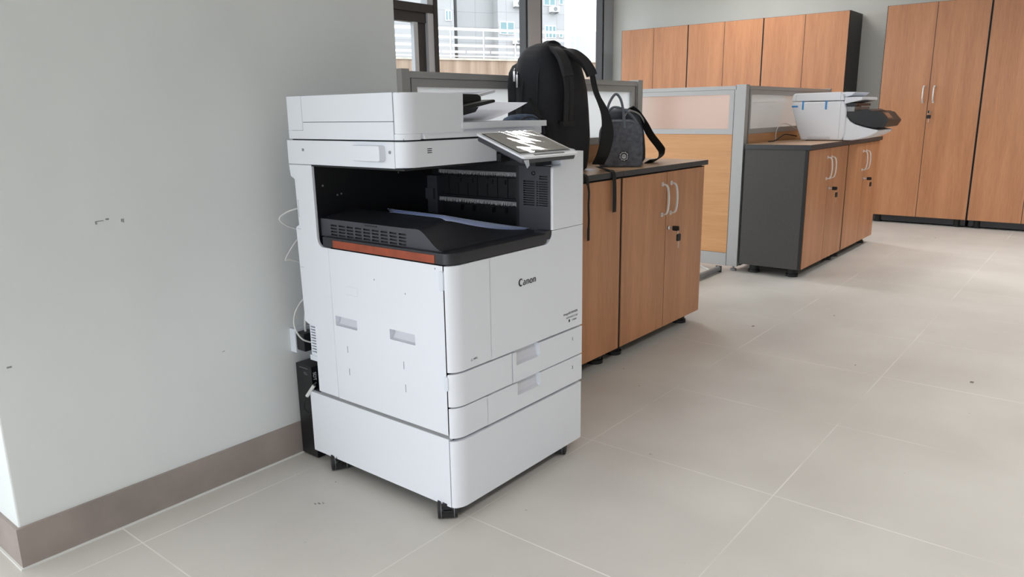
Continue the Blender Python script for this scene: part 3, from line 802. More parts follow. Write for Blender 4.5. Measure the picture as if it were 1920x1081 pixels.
# --- rear side cover: one panel that also frames the output bay
rear = [(1.6865, 0.2445), (1.778, 0.2445), (1.778, 0.350), (1.776, 0.352), (1.776, 0.445), (1.806, 0.448), (1.822, 0.455), (1.829, 0.735), (1.814, 0.742), (1.818, 0.872), (1.835, 0.880), (1.840, 0.9135),
        (1.7375, 0.9135), (1.7365, 0.905), (1.7345, 0.712)] + arc(1.710, 0.711, 0.0245, 0.0243, 0, -90, 6)[1:] + [(1.6865, 0.6868)]
MB().prism(rear, 'x', X0, X0 + 0.010, 0.0018, 1).build('rear_side_cover', M['white'], cop)
MB().box(X0 - 0.0003, X0 + 0.001, 1.8085, 1.8095, 0.765, 0.815).box(X0 - 0.0003, X0 + 0.001, 1.805, 1.822, 0.7305, 0.7312).box(X0 - 0.0003, X0 + 0.001, 1.806, 1.8225, 0.6185, 0.6191).build('slot', M['ink_grey'], cop, smooth=0)
# curved rear corner with the exhaust louvres
lv = [(1.780, 1.802, 0.362 + 0.0085*i, 0.3655 + 0.0085*i) for i in range(10)]
lg = MB().holed(1.776, 1.806, 0.352, 0.450, lv, 0.008, X0 + 0.004, 'x')
lg.box(X0 + 0.0125, X0 + 0.05, 1.776, 1.806, 0.352, 0.450).box(X0 + 0.002, X0 + 0.05, 1.776, 1.812, 0.336, 0.352, 0.003, 1)
lvo = lg.build('exhaust_louvre', M['white2'], cop, smooth=0)
ld = MB()
for q in lv: ld.box(X0 + 0.0115, X0 + 0.0122, *q)
ld.build('louvre_gap', M['ink_grey'], lvo, smooth=0)
MB().box(X0 + 0.02, X1 - 0.02, 1.77, 1.80, 0.246, 0.90).build('back_cover', M['white2'], cop)

# --- front covers: two drawers, the little cover beside the upper one, the big door
def notched(xa, xb, z0, z1, n0, n1, nz, r=0.008):
    return [(xa, z0), (xb, z0), (xb, z1), (n1, z1)] + arc(n1 - r, nz + r, r, r, 0, -90, 4) + [(n0, nz), (n0, z1), (xa, z1)]
def pull(parent, n0, n1, nz, z1):
    MB().prism([(YF + 0.0015, nz + 0.0002), (YF + 0.012, nz + 0.004), (YF + 0.020, z1 + 0.004), (YF + 0.024, z1 + 0.004), (YF + 0.024, nz + 0.0002)], 'x', n0 + 0.0005, n1 - 0.0005).build('finger_pull', M['recess'], parent)
d2 = MB().prism(front_profile(x1=1.40), 'z', 0.2375, 0.3185, 0.0012, 1)
d2.prism(notched(1.395, X1, 0.2375, 0.3185, 1.524, 1.628, 0.281), 'y', YF, 1.243, 0.0)
d2o = d2.build('drawer', M['white'], cop, 'lower paper drawer'); pull(d2o, 1.524, 1.628, 0.281, 0.3185)
d1 = MB().prism(notched(1.5055, X1, 0.3225, 0.4085, 1.520, 1.626, 0.3695), 'y', YF, 1.243, 0.0)
d1o = d1.build('drawer', M['white'], cop, 'upper paper drawer'); pull(d1o, 1.520, 1.626, 0.3695, 0.4085)
MB().prism(front_profile(x1=1.5035), 'z', 0.3225, 0.4095, 0.0012, 1).build('front_cover', M['white'], cop)
fd = MB().prism(front_profile(x1=1.42), 'z', 0.4145, 0.6865, 0.0012, 1)
fd.prism([(1.415, 0.4145), (X1, 0.4145), (X1, 0.7215), (1.6875, 0.7215)] + arc(1.6535, 0.7225, 0.0345, 0.036, 0, -90, 7)[1:] + [(1.415, 0.6865)], 'y', YF, 1.243, 0.0)
fdo = fd.build('front_door', M['white'], cop)

# lettering of the maker on the door, drawn as strokes of changing width
def glyph_strokes(mb, strokes, x, z, h, y):
    for pts, ws in strokes:
        P = [Vector((x + u * h * 1.12, y, z + v * h)) for u, v in pts]
        pr = []
        for i, p_ in enumerate(P):
            t = (P[min(i+1, len(P)-1)] - P[max(i-1, 0)]); t.normalize()
            n_ = Vector((-t.z, 0, t.x)); w = (ws[i] if isinstance(ws, (list, tuple)) else ws) * h * 0.62
            pr.append((p_ + n_ * w, p_ - n_ * w))
        for (a, b), (c, d) in zip(pr[:-1], pr[1:]):
            vs = [mb.bm.verts.new(q) for q in (a, b, d, c)]; mb.bm.faces.new(vs)
def ell(cx, cy, rx, ry, a0, a1, n=14): return arc(cx, cy, rx, ry, a0, a1, n)
def wv(n, lo, hi, ph=0.0): return [lo + (hi - lo) * abs(math.sin(PI * (i / n) + ph)) for i in range(n + 1)]
LG = MB(); hh = 0.0198; yy = YF - 0.0004; lx = 1.5345; lz = 0.5905
glyph_strokes(LG, [(ell(0.42, 0.46, 0.36, 0.46, 48, 318, 18), wv(18, 0.05, 0.24)), ([(0.60, 0.70), (0.68, 0.98)], [0.13, 0.03])], lx, lz, hh, yy)
def gl_a(x): glyph_strokes(LG, [([(0.12, 0.52), (0.22, 0.60), (0.36, 0.60), (0.44, 0.48), (0.44, 0.02)], [0.05, 0.09, 0.12, 0.17, 0.17]), (ell(0.24, 0.19, 0.17, 0.17, 70, 330, 12), wv(12, 0.06, 0.14)), ([(0.44, 0.03), (0.58, 0.03)], 0.06)], x, lz, hh, yy)
def gl_n(x): glyph_strokes(LG, [([(0.14, 0.0), (0.14, 0.62)], 0.17), ([(0.02, 0.60), (0.16, 0.60)], 0.06), ([(0.16, 0.46), (0.28, 0.62), (0.42, 0.60), (0.50, 0.46), (0.50, 0.0)], [0.05, 0.09, 0.13, 0.17, 0.17])], x, lz, hh, yy)
def gl_o(x): glyph_strokes(LG, [(ell(0.28, 0.30, 0.23, 0.30, 0, 360, 20), wv(20, 0.19, 0.06) if False else [0.06 + 0.14 * abs(math.cos(2*PI*i/20)) for i in range(21)])], x, lz, hh, yy)
gl_a(lx + 0.90*hh); gl_n(lx + 1.62*hh); gl_o(lx + 2.42*hh); gl_n(lx + 3.16*hh)
LG.build('lettering', M['ink'], fdo, smooth=0)
text_mesh('imageRUNNER', 0.0100, M['ink'], 'lettering', fdo, face_front(1.818, YF - 0.0002, 0.4605), align='RIGHT', space=1.22)
text_mesh('ADVANCE DX', 0.0080, M['ink_grey'], 'lettering', fdo, face_front(1.818, YF - 0.0002, 0.4480), align='RIGHT', space=1.22)
text_mesh('C3826i', 0.0075, M['ink_grey'], 'lettering', fdo, face_front(1.812, YF - 0.0002, 0.4370), align='RIGHT', space=1.1)
MB().box(1.771, 1.778, YF - 0.0004, YF, 0.4360, 0.4440).build('colour_mark', M['ink'], fdo, smooth=0)
text_mesh('\u25b3 MPG' if False else 'MPG', 0.0078, M['ink_grey'], 'lettering', fdo, face_front(1.3445, YF - 0.0002, 0.4335))
tr = MB(); glyph_strokes(tr, [([(0, 0), (1.0, 0), (0.5, 0.9), (0, 0)], 0.14)], 1.3345, 0.4337, 0.0065, YF - 0.0003); tr.build('lettering', M['ink_grey'], fdo, smooth=0)
text_mesh('1', 0.0130, M['ink'], 'numeral', d1o, face_front(1.7885, YF - 0.0002, 0.3745))
nb = MB()
for b in ((1.786, 1.797, 0.3705, 0.3710), (1.786, 1.797, 0.3865, 0.3870), (1.786, 1.7865, 0.3705, 0.387), (1.7965, 1.797, 0.3705, 0.387)): nb.box(b[0], b[1], YF - 0.0003, YF, b[2], b[3])
nb.build('numeral_box', M['recess'], d1o, smooth=0)
text_mesh('2', 0.0130, M['ink'], 'numeral', d2o, face_front(1.789, YF - 0.0002, 0.2845))

# --- right column above the door
XC = 1.690
col = [(XC, 0.7230), (X1, 0.7230), (X1, 0.9365), (1.7385, 0.9365), (1.7365, 0.918)] + arc(1.7250, 0.913, 0.0115, 0.0105, 0, -90, 4)[1:] + [(1.703, 0.9015)] + arc(1.700, 0.8915, 0.010, 0.010, 90, 180, 4)[1:]
cv = MB().prism(col, 'y', YF, 1.2265, 0.0)
ed = [e for e in cv.bm.edges if all(abs(v.co.y - YF) < 1e-5 for v in e.verts) and all(v.co.x < 1.74 for v in e.verts) and all(v.co.z > 0.7231 or v.co.x < XC + 1e-4 for v in e.verts)]
bmesh.ops.bevel(cv.bm, geom=ed, offset=0.006, segments=3, profile=0.5, affect='EDGES', clamp_overlap=True)
cv.box(1.712, X1, 1.2265, 1.335, 0.7230, 0.9015).box(1.740, X1, 1.2265, 1.335, 0.9015, 0.9365)
cv.build('column_cover', M['white'], cop)
# dark inner cheek with its louvres
lou = []
for i in range(11):
    z = 0.789 + 0.0066 * i
    lou.append((1.2325, 1.272, z, z + 0.0036)); lou.append((1.279, 1.3195, z, z + 0.0036))
for i in range(2): lou.append((1.2335, 1.262, 0.8635 + 0.0066*i, 0.8671 + 0.0066*i))
ck_ = MB().holed(1.224, 1.3345, 0.716, 0.9005, lou, 0.010, 1.6865, 'x')
cko = ck_.build('inner_cheek', M['charcoal'], cop, smooth=0)
dk = MB()
for q in lou: dk.box(1.6960, 1.6966, *q)
dk.build('louvre_gap', M['ink'], cko, smooth=0)
MB().box(1.6935, 1.6958, 1.270, 1.281, 0.787, 0.862).build('guide_strip', M['steel_grey'], cko, smooth=0)
MB().tube([(1.6875, 1.282, 0.880), (1.6835, 1.282, 0.880), (1.6815, 1.282, 0.880)], [0.0065, 0.0055, 0.002], 16).build('button', M['black'], cko)
# --- output bay: lining, exit unit with its brushes
bay = MB().box(X0 + 0.0095, 1.75, 1.7345, 1.745, 0.69, 0.9135).box(X0 + 0.002, 1.75, 1.366, 1.745, 0.9105, 0.9145).box(X0 + 0.03, 1.75, 1.70, 1.7345, 0.69, 0.72).box(1.6865, 1.744, 1.3345, 1.345, 0.69, 0.9105)
bay.box(1.740, 1.746, 1.345, 1.735, 0.69, 0.9105).box(1.698, 1.711, 1.2270, 1.3345, 0.716, 0.9005)
bayo = bay.build('output_bay', M['black'], cop, smooth=0)
for y_, z_ in ((1.303, 0.855), (1.352, 0.825), (1.366, 0.827), (1.59, 0.872)):
    MB().cyl((y_, 1.7345, z_), (y_, 1.7325, z_), 0.0028, 10).build('screw', M['chrome'], bayo)
ex = MB().box(1.714, 1.741, 1.690, 1.7345, 0.735, 0.855, 0.002, 1).box(1.7045, 1.716, 1.700, 1.7345, 0.780, 0.815, 0.002, 1)
exo = ex.build('exit_post', M['charcoal'], cop)
eu = MB().box(1.728, 1.741, 1.350, 1.690, 0.873, 0.905).box(1.732, 1.741, 1.350, 1.690, 0.800, 0.858)
for i in range(8): eu.box(1.7285, 1.733, 1.372 + 0.04*i, 1.374 + 0.04*i, 0.800, 0.858)
eu.box(1.727, 1.741, 1.350, 1.690, 0.792, 0.797)
for y_ in (1.42, 1.47, 1.55, 1.60):
    eu.box(1.725, 1.741, y_, y_ + 0.026, 0.752, 0.768, 0.002, 1).box(1.727, 1.741, y_, y_ + 0.026, 0.838, 0.852, 0.002, 1)
euo = eu.build('exit_unit', M['black'], cop, smooth=0)
for ztop, zl, ya, yb_ in ((0.8735, 0.011, 1.360, 1.690), (0.7870, 0.012, 1.358, 1.690)):
    br = MB().box(1.722, 1.728, ya, yb_, ztop, ztop + 0.0025)
    bro = br.build('brush', M['steel_grey'], euo, smooth=0)
    bs_ = MB(); n_ = 150
    for i in range(n_):
        y_ = ya + (yb_ - ya) * (i + 0.5) / n_
        j = random.uniform(-0.002, 0.002); l_ = zl * random.uniform(0.7, 1.0)
        bs_.tube([(1.7245, y_, ztop + 0.0005), (1.7225 + j, y_ + random.uniform(-0.001, 0.001), ztop - l_)], 0.00055, 3, caps=False)
    bs_.build('bristles', M['bristle'], bro, smooth=0)

# --- output tray
def tray_h(x, y):
    prof = 0.766 + 0.012 * max(0.0, min(1.0, (x - 1.29) / 0.10)) if x < 1.42 else 0.778 - 0.058 * ((x - 1.42) / 0.27)
    t = max(0.0, min(1.0, (y - 1.262) / (0.085 + 0.03 * min(1.0, max(0.0, (x - 1.29) / 0.12)))))
    s = t * t * (3 - 2 * t)
    side = max(0.0, min(1.0, (x - 1.287) / 0.004))
    return 0.7185 + (prof - 0.7185) * s
ty = MB().grid(lambda u, v: (1.2885 + 0.398 * u, 1.262 + 0.472 * v, tray_h(1.2885 + 0.398 * u, 1.262 + 0.472 * v)), 60, 48)
# left wall of the tray: follows the curve of the top, with the rows of slots let in
wl = MB()
tyo = ty.build('output_tray', M['tray'], cop, smooth=60)
ws = MB(); N = 48
slots = []
for r_ in range(4):
    for c_ in range(9):
        slots.append((1.388 + 0.0345 * c_, 1.388 + 0.0345 * c_ + 0.027, 0.7205 + 0.0087 * r_, 0.7252 + 0.0087 * r_))
ws.holed(1.376, 1.734, 0.7165, 0.7655, slots, 0.006, 1.2885, 'x')
pts_f = [1.262 + 0.114 * i / 14 for i in range(15)]
for a, b in zip(pts_f[:-1], pts_f[1:]):
    v = [ws.bm.verts.new(q) for q in ((1.2885, a, 0.7165), (1.2885, a, tray_h(1.2885, a)), (1.2885, b, tray_h(1.2885, b)), (1.2885, b, 0.7165))]
    ws.bm.faces.new(v)
wso = ws.build('tray_side', M['tray_grey'], tyo, smooth=0)
sg = MB()
for q in slots: sg.box(1.2940, 1.2944, *q)
sg.build('slot_gap', M['ink'], wso, smooth=0)
MB().box(1.2870, 1.2890, 1.497, 1.545, 0.7585, 0.7615).build('slot', M['ink'], wso, smooth=0)
lip = [(X0 + 0.001, 1.7115), (X0 + 0.001, 1.245)] + arc(X0 + 0.043, 1.245, 0.042, 0.0245, 180, 270, 10)[1:] + [(1.652, YF + 0.0005)] + arc(1.652, 1.2505, 0.033, 0.030, -90, 0, 5)[1:] + [(1.685, 1.7115)]
lp = MB().prism(lip, 'z', 0.6885, 0.7175, 0.003, 2)
lpo = lp.build('tray_rim', M['tray'], tyo)
MB().prism([(1.652, 0.700), (1.6865, 0.700), (1.6865, 0.7235), (1.660, 0.7235)], 'y', YF + 0.001, 1.26).build('rim_end', M['tray'], lpo)
MB().box(X0 - 0.0006, X0 + 0.0012, 1.272, 1.664, 0.6905, 0.7110).build('protective_tape', M['tape_orange'], tyo, 'orange protective tape', smooth=0)

# --- scanner
YS = 1.360
def scan_profile(x1, yb, yf=YS, r=0.042, ry=0.034):
    return [(X0, yf + ry)] + arc(X0 + r, yf + ry, r, ry, 180, 270, 10)[1:] + [(x1, yf), (x1, yb), (X0, yb)]
sb = MB().prism(scan_profile(1.620, 1.3955), 'z', 0.9165, 0.9805, 0.0012, 1)
so = sb.build('scanner_front_cover', M['white'], cop)
MB().box(X0, 1.62, 1.3965, 1.8385, 0.9155, 0.9805, 0.0012, 1).box(1.60, X1, 1.42, 1.83, 0.9155, 0.9805, 0.002, 1).build('scanner_body', M['white'], cop)
MB().prism(rrect(1.430, 1.537, 0.932, 0.9715, 0.006, 3), 'x', X0 - 0.020, X0 + 0.002, 0.003, 2).build('hinge_box', M['white'], cop)
for y_ in (1.767, 1.4125): MB().cyl((X0 + 0.001, y_, 0.955), (X0 - 0.0012, y_, 0.955), 0.0042, 14).build('screw', M['steel_grey'], cop)
ic = MB()
for i in range(3): ic.box(1.3490, 1.3650, YS - 0.0004, YS + 0.001, 0.9505 + 0.0048*i, 0.9525 + 0.0048*i)
ic.build('icon_bars', M['ink'], so, smooth=0)  # icon of small dark bars on the front cover
MB().box(1.62, 1.74, 1.345, 1.42, 0.9140, 0.936).build('recess_shade_block', M['black'], cop)  # black block standing for the shade in the recess beside the scanner

# --- document feeder and platen cover
MB().box(X0 + 0.01, 1.835, YS + 0.012, 1.825, 0.9803, 0.988).build('lid_gap', M['gap'], cop)
pc = MB().prism([(1.326, YS + 0.006), (1.840, YS + 0.006), (1.840, 1.82), (1.326, 1.82)], 'z', 0.9855, 1.010, 0.002, 1)
pc.box(1.480, 1.853, YS - 0.002, 1.822, 1.0075, 1.0235, 0.004, 3)
pc.prism([(YS - 0.004, 0.9856), (YS - 0.004, 0.9945), (YS + 0.006, 1.0035), (YS + 0.02, 1.0035), (YS + 0.02, 0.9856)], 'x', 1.338, 1.800, 0.001, 1)
pco = pc.build('platen_cover', M['white'], cop)
fx = 1.488
fc = MB().prism([(X0, YS + 0.0335)] + arc(X0 + 0.045, YS + 0.034, 0.045, 0.034, 180, 270, 10)[1:] + [(fx, YS), (fx, YS + 0.0335)], 'z', 0.9985, 1.0985, 0.003, 2)
fc.prism([(X0, YS + 0.0335)] + arc(X0 + 0.045, YS + 0.034, 0.045, 0.034, 180, 270, 10)[1:] + [(1.328, YS), (1.328, YS + 0.0335)], 'z', 0.9845, 0.9990, 0.0, 1)
fco = fc.build('feeder_front_cover', M['white'], cop)
MB().box(X0 + 0.004, fx - 0.004, YS + 0.030, 1.815, 0.9845, 1.0945).build('feeder_core', M['gap'], cop)
MB().box(X0, fx, 1.3955, 1.7595, 1.0300, 1.0985, 0.0015, 1).build('feeder_lid', M['white'], cop)
MB().box(X0, X0 + 0.02, 1.3955, 1.7595, 0.9845, 1.0285, 0.001, 1).box(X0, X0 + 0.02, 1.7595, 1.826, 0.9845, 1.0070).box(X0 + 0.02, fx, 1.40, 1.825, 0.985, 1.02).build('feeder_side_panel', M['white'], cop)
MB().box(X0, fx, 1.7610, 1.826, 1.0078, 1.0985, 0.002, 1).build('feeder_rear_cover', M['white'], cop)
# feed tray, side guides and the opening in the right end of the feeder
MB().box(fx - 0.001, fx + 0.001, 1.372, 1.80, 1.028, 1.090).build('feed_opening', M['black'], cop, smooth=0)
ft = MB().prism([(1.49, 1.078), (1.50, 1.0885), (1.790, 1.1120), (1.794, 1.1085), (1.794, 1.1040), (1.52, 1.0770)], 'y', 1.52, 1.80, 0.001, 1)
fto = ft.build('feed_tray', M['white_thin'], cop)
MB().prism([(1.49, 1.060), (1.49, 1.102), (1.672, 1.1005), (1.686, 1.094), (1.688, 1.074), (1.60, 1.062)], 'y', 1.470, 1.515, 0.003, 2).build('side_guide', M['black'], fto, 'black paper guide')
MB().prism([(1.49, 1.049), (1.49, 1.057), (1.690, 1.0845), (1.696, 1.082), (1.694, 1.0765), (1.60, 1.061)], 'y', 1.425, 1.468, 0.001, 1).build('feeder_flap', M['black'], fto)
MB().prism([(1.49, 1.034), (1.49, 1.054), (1.675, 1.064), (1.66, 1.050), (1.60, 1.040)], 'y', 1.470, 1.60, 0.001, 1).build('ejection_guide', M['charcoal'], fto)
MB().prism([(1.700, 1.0905), (1.700, 1.0985), (1.788, 1.1145), (1.793, 1.1145), (1.793, 1.1085), (1.788, 1.1065)], 'y', 1.506, 1.519, 0.001, 1).build('paper_rest', M['recess'], fto)
MB().prism([(1.600, 1.098), (1.600, 1.112), (1.614, 1.103)], 'y', 1.72, 1.728).build('tray_stop', M['black'], fto)

# --- control panel: a tilted touch screen on the column
W_ = 0.248; D_ = 0.172; tilt = math.atan2(0.060, 0.160)
PM = Matrix.Translation((1.4985, 1.168, 0.936)) @ Matrix.Rotation(tilt, 4, 'X')
def pnl(mb): return mb.xf(PM)
cpn = pnl(MB().prism(rrect(0, W_, 0, D_, 0.010, 4), 'z', -0.006, 0.0, 0.002, 2)).build('control_panel', M['white'], cop, 'tilted touch screen panel')
pnl(MB().prism(rrect(0.004, W_ - 0.004, 0.004, D_ - 0.004, 0.010, 4), 'z', -0.020, -0.0055, 0.004, 2)).build('panel_back', M['charcoal'], cpn)
pnl(MB().prism(rrect(0.013, W_ - 0.010, 0.026, D_ - 0.008, 0.003, 3), 'z', -0.001, 0.0006)).build('bezel', M['charcoal'], cpn)
pnl(MB().prism(rrect(0.020, W_ - 0.014, 0.033, D_ - 0.016, 0.002, 3), 'z', 0.0, 0.0012)).build('screen', M['screen'], cpn)
pnl(MB().box(0.055, 0.190, 0.0085, 0.0145, -0.0005, 0.0006)).build('status_bar', M['ink'], cpn)
def film_pt(u, v):
    w = 0.00008 * math.sin(9*u + 6*v) * math.sin(7*v + 3*u) + 0.00004 * math.sin(37*u*v + 9*u)
    return PM @ Vector((0.010 + (W_ - 0.017) * u, 0.022 + (D_ - 0.027) * v, 0.0030 + w))
MB().grid(film_pt, 44, 32).build('protective_film', M['film'], cpn, 'wrinkled clear film', smooth=80)
# loose corners of the film
MB().prism([(1.499, 0.926), (1.512, 0.905), (1.522, 0.912), (1.519, 0.926)], 'y', 1.163, 1.1636).xf(Matrix.Translation((-0.008, 0, 0.004))).build('film_corner', M['white_thin'], cpn)
MB().strap(spline([(1.742, 1.215, 0.950), (1.760, 1.217, 0.946), (1.775, 1.216, 0.932), (1.786, 1.213, 0.915)], 4), [0.05]*9 + [0.045, 0.035, 0.02, 0.008], 0.0006, (0, 1, 0.1)).build('film_corner', M['white_thin'], cpn)
# arm under the panel
MB().box(1.660, 1.735, 1.255, 1.36, 0.902, 0.936, 0.004, 2).box(1.63, 1.72, 1.30, 1.36, 0.930, 0.955, 0.004, 2).build('panel_arm', M['black'], cop)
ORG = Vector((0, 0, 0))

# --- loose paper on the copier
def sheet(name, f, label, group, mat='paper', nu=16, nv=16, thick=0.0003):
    mb = MB().grid(f, nu, nv, thick)
    return top_mesh(name, mb, M[mat], label, 'paper', group, smooth=60)
for i in range(3):
    def f(u, v, i=i):
        x = 1.398 + 0.005*i + 0.278 * u; y = 1.352 + 0.010*i + 0.215 * v - (0.05 + 0.012 * i) * u * (1 - v)
        return (x, y, tray_h(x, y) + 0.0012 + 0.0016 * i + (0.0035 + 0.0015 * i) * (1 - u) ** 3 * (0.4 + 0.6 * v))
    sheet('paper_sheet', f, ['bluish paper sheet in the dark output bay, bottom of three', 'bluish paper sheet in the dark output bay, middle of three', 'bluish paper sheet in the dark output bay, topmost of three'][i], 'sheets in the output bay', 'paper_blue')
def fs(u, v):
    return (1.497 + 0.363 * u, 1.385 + 0.05 * u + 0.205 * v, 1.0247 + 0.052 * max(0.0, (u - 0.28) / 0.72) ** 1.5 + 0.006 * v * u)
sheet('paper_sheet', fs, 'white paper sheet curling up on the copier lid by the feeder', None, 'paper', 20, 20)

# ================================================================== BAGS ON THE LOW CABINETS
def superring(cx, cy, hx, hy, z, n=36, e=3.2):
    out = []
    for i in range(n):
        a = 2 * PI * i / n; c, s = math.cos(a), math.sin(a)
        out.append((cx + hx * math.copysign(abs(c) ** (2/e), c), cy + hy * math.copysign(abs(s) ** (2/e), s), z))
    return out
def body_loft(mb, rows, e=3.2, n=40, wob=0.0):
    rings = []
    for k, (z, cx, hx, y0, y1) in enumerate(rows):
        r = superring(cx, (y0+y1)/2, hx, (y1-y0)/2, z, n, e)
        if wob:
            r = [(x + wob*math.sin(9*y + 31*z_ + 3*x), y + wob*math.sin(17*x + 23*z_), z_) for x, y, z_ in r]
        rings.append(r)
    return mb.loft(rings)
def dense(rows, n=4):
    P = [Vector(r) if False else list(r) for r in rows]; out = []
    for a, b in zip(P[:-1], P[1:]):
        for k in range(n): out.append([a[i] + (b[i]-a[i]) * k / n for i in range(5)])
    out.append(P[-1]); return out

ZC = 0.811
bp = begin('backpack', (2.505, 1.80, ZC), 'big black backpack with padded straps on the low cabinet behind the copier', 'backpack')
rows = [(ZC+0.001, 2.505, 0.125, 1.705, 1.885), (0.822, 2.505, 0.142, 1.693, 1.900), (0.86, 2.505, 0.149, 1.688, 1.908), (0.95, 2.503, 0.150, 1.686, 1.912), (1.05, 2.500, 0.149, 1.688, 1.912), (1.13, 2.495, 0.147, 1.692, 1.912), (1.18, 2.490, 0.142, 1.698, 1.910),
        (1.22, 2.483, 0.134, 1.705, 1.904), (1.25, 2.474, 0.122, 1.714, 1.893), (1.275, 2.463, 0.102, 1.724, 1.873), (1.292, 2.452, 0.076, 1.736, 1.848), (1.304, 2.444, 0.042, 1.752, 1.820), (1.308, 2.440, 0.012, 1.775, 1.795)]
body_loft(MB(), dense(rows, 3), 3.4, 44, 0.0028).build('body', M['nylon'], bp, smooth=70)
pr = [(0.83, 2.505, 0.10, 1.88, 1.925), (0.85, 2.505, 0.125, 1.87, 1.940), (0.95, 2.503, 0.132, 1.87, 1.947), (1.08, 2.500, 0.131, 1.87, 1.947), (1.15, 2.495, 0.130, 1.87, 1.945), (1.20, 2.49, 0.124, 1.865, 1.938), (1.226, 2.487, 0.110, 1.86, 1.926), (1.240, 2.485, 0.085, 1.86, 1.910), (1.244, 2.485, 0.04, 1.865, 1.895)]
body_loft(MB(), dense(pr, 3), 3.4, 40, 0.002).build('front_pocket', M['nylon'], bp, smooth=70)
# piping along the gussets of the side that faces the camera
def side_x(z):
    for a, b in zip(rows[:-1], rows[1:]):
        if a[0] <= z <= b[0]:
            t = (z - a[0]) / (b[0] - a[0]); return a[1]-a[2] + t * ((b[1]-b[2]) - (a[1]-a[2]))
    return rows[-1][1] - rows[-1][2]
for yy_, z0, z1 in ((1.845, 0.84, 1.215), (1.770, 0.84, 1.255)):
    P = [(side_x(z0 + (z1-z0)*i/12) - 0.0005 + 0.004*(i > 10), yy_ - 0.02*(i/12)**3, z0 + (z1-z0)*i/12) for i in range(13)]
    MB().tube(P, 0.0026, 6).build('piping', M['nylon2'], bp)
body_loft(MB(), [(0.826, 2.372, 0.020, 1.735, 1.86), (0.84, 2.372, 0.026, 1.722, 1.875), (0.90, 2.370, 0.027, 1.72, 1.878), (0.965, 2.368, 0.024, 1.722, 1.875), (0.975, 2.368, 0.020, 1.73, 1.87)], 3.0, 28).build('side_pocket', M['nylon2'], bp, smooth=70)
MB().strap(spline([(2.350, 1.80, 1.10), (2.338, 1.76, 1.05), (2.336, 1.72, 1.00), (2.345, 1.70, 0.94), (2.36, 1.69, 0.88)], 5), 0.020, 0.003, (0, 0.7, 0.7)).build('compression_strap', M['web'], bp)
MB().cyl((2.338, 1.745, 1.012), (2.333, 1.745, 1.012), 0.008, 16).build('snap_button', M['ink_grey'], bp)
# zip pulls
for yy_, zt_, zb2 in ((1.874, 1.214, 1.165), (1.860, 1.200, 1.142)):
    xx = 2.352
    z = MB().tube([(xx, yy_, zt_), (xx - 0.004, yy_, zt_ - 0.008)], 0.003, 8)
    z.box(xx - 0.007, xx - 0.003, yy_ - 0.0045, yy_ + 0.0045, zb2, zt_ - 0.010, 0.001, 1)
    z.build('zip_pull', M['chrome'], bp, 'silver zip pull')
# top carrying loop
MB().strap(spline([(2.40, 1.775, 1.283), (2.415, 1.772, 1.303), (2.445, 1.768, 1.312), (2.475, 1.762, 1.302), (2.49, 1.758, 1.283)], 5), 0.026, 0.008, (0, 1, 0)).build('carry_loop', M['nylon2'], bp)
# shoulder straps: pad, webbing
npd = spline([(2.425, 1.752, 1.288), (2.412, 1.715, 1.272), (2.406, 1.685, 1.240), (2.402, 1.668, 1.205), (2.404, 1.660, 1.178)], 5)
s1 = MB().strap(npd, [0.052]*len(npd), [0.016]*len(npd), (1, -0.15, 0)).build('shoulder_strap', M['nylon2'], bp)
for dx in (0.0, 0.031):
    q = spline([(2.392 + dx, 1.664, 1.182), (2.398 + dx, 1.662, 1.13), (2.405 + dx, 1.668, 1.07), (2.410 + dx, 1.676, 1.012)], 5)
    MB().strap(q, 0.025, 0.006, (1, -0.1, 0)).build('webbing', M['nylon2'], s1)
MB().box(2.392, 2.468, 1.672, 1.690, 0.994, 1.012, 0.003, 1).build('strap_anchor', M['nylon2'], s1)
fpd = spline([(2.478, 1.752, 1.282), (2.505, 1.712, 1.270), (2.535, 1.680, 1.240), (2.548, 1.660, 1.208), (2.552, 1.650, 1.184)], 5)
s2 = MB().strap(fpd, [0.050]*len(fpd), [0.016]*len(fpd), (1, -0.25, 0)).build('shoulder_strap', M['nylon2'], bp)
q = spline([(2.552, 1.650, 1.192), (2.560, 1.635, 1.12), (2.584, 1.608, 1.040), (2.588, 1.598, 0.965), (2.590, 1.615, 0.89), (2.62, 1.66, 0.838)], 6)
wd = [0.022 + 0.030 * max(0, min(1, (i - 8) / 10)) for i in range(len(q))]
MB().strap(q, wd, 0.005, (0.75, -0.66, 0)).build('webbing', M['web'], s2)
# loose ends hanging over the edge of the worktop
q = spline([(2.42, 1.69, 0.822), (2.40, 1.62, 0.816), (2.385, 1.572, 0.815), (2.388, 1.5625, 0.800), (2.400, 1.560, 0.750), (2.396, 1.559, 0.70), (2.401, 1.560, 0.64), (2.398, 1.5595, 0.60), (2.398, 1.5595, 0.562)], 5)
MB().strap(q, [0.020 if i < 18 else (0.0125 if i < 34 else 0.016) for i in range(len(q))], 0.0022, (1, 0, 0)).build('loose_webbing', M['web'], bp)
q = spline([(2.64, 1.675, 0.826), (2.625, 1.62, 0.816), (2.588, 1.576, 0.8155), (2.584, 1.5625, 0.802), (2.586, 1.560, 0.76), (2.588, 1.5595, 0.70), (2.587, 1.5595, 0.652)], 5)
MB().strap(q, 0.026, 0.0025, (1, 0, 0)).build('loose_webbing', M['web'], bp)
ORG = Vector((0, 0, 0))
sheet('paper_sheet', lambda u, v: (2.60 + 0.085*u + 0.02*v, 1.69 + 0.05*v + 0.02*u, 0.8116), 'white paper corner showing under the black backpack', None, 'paper', 2, 2, 0.0002)

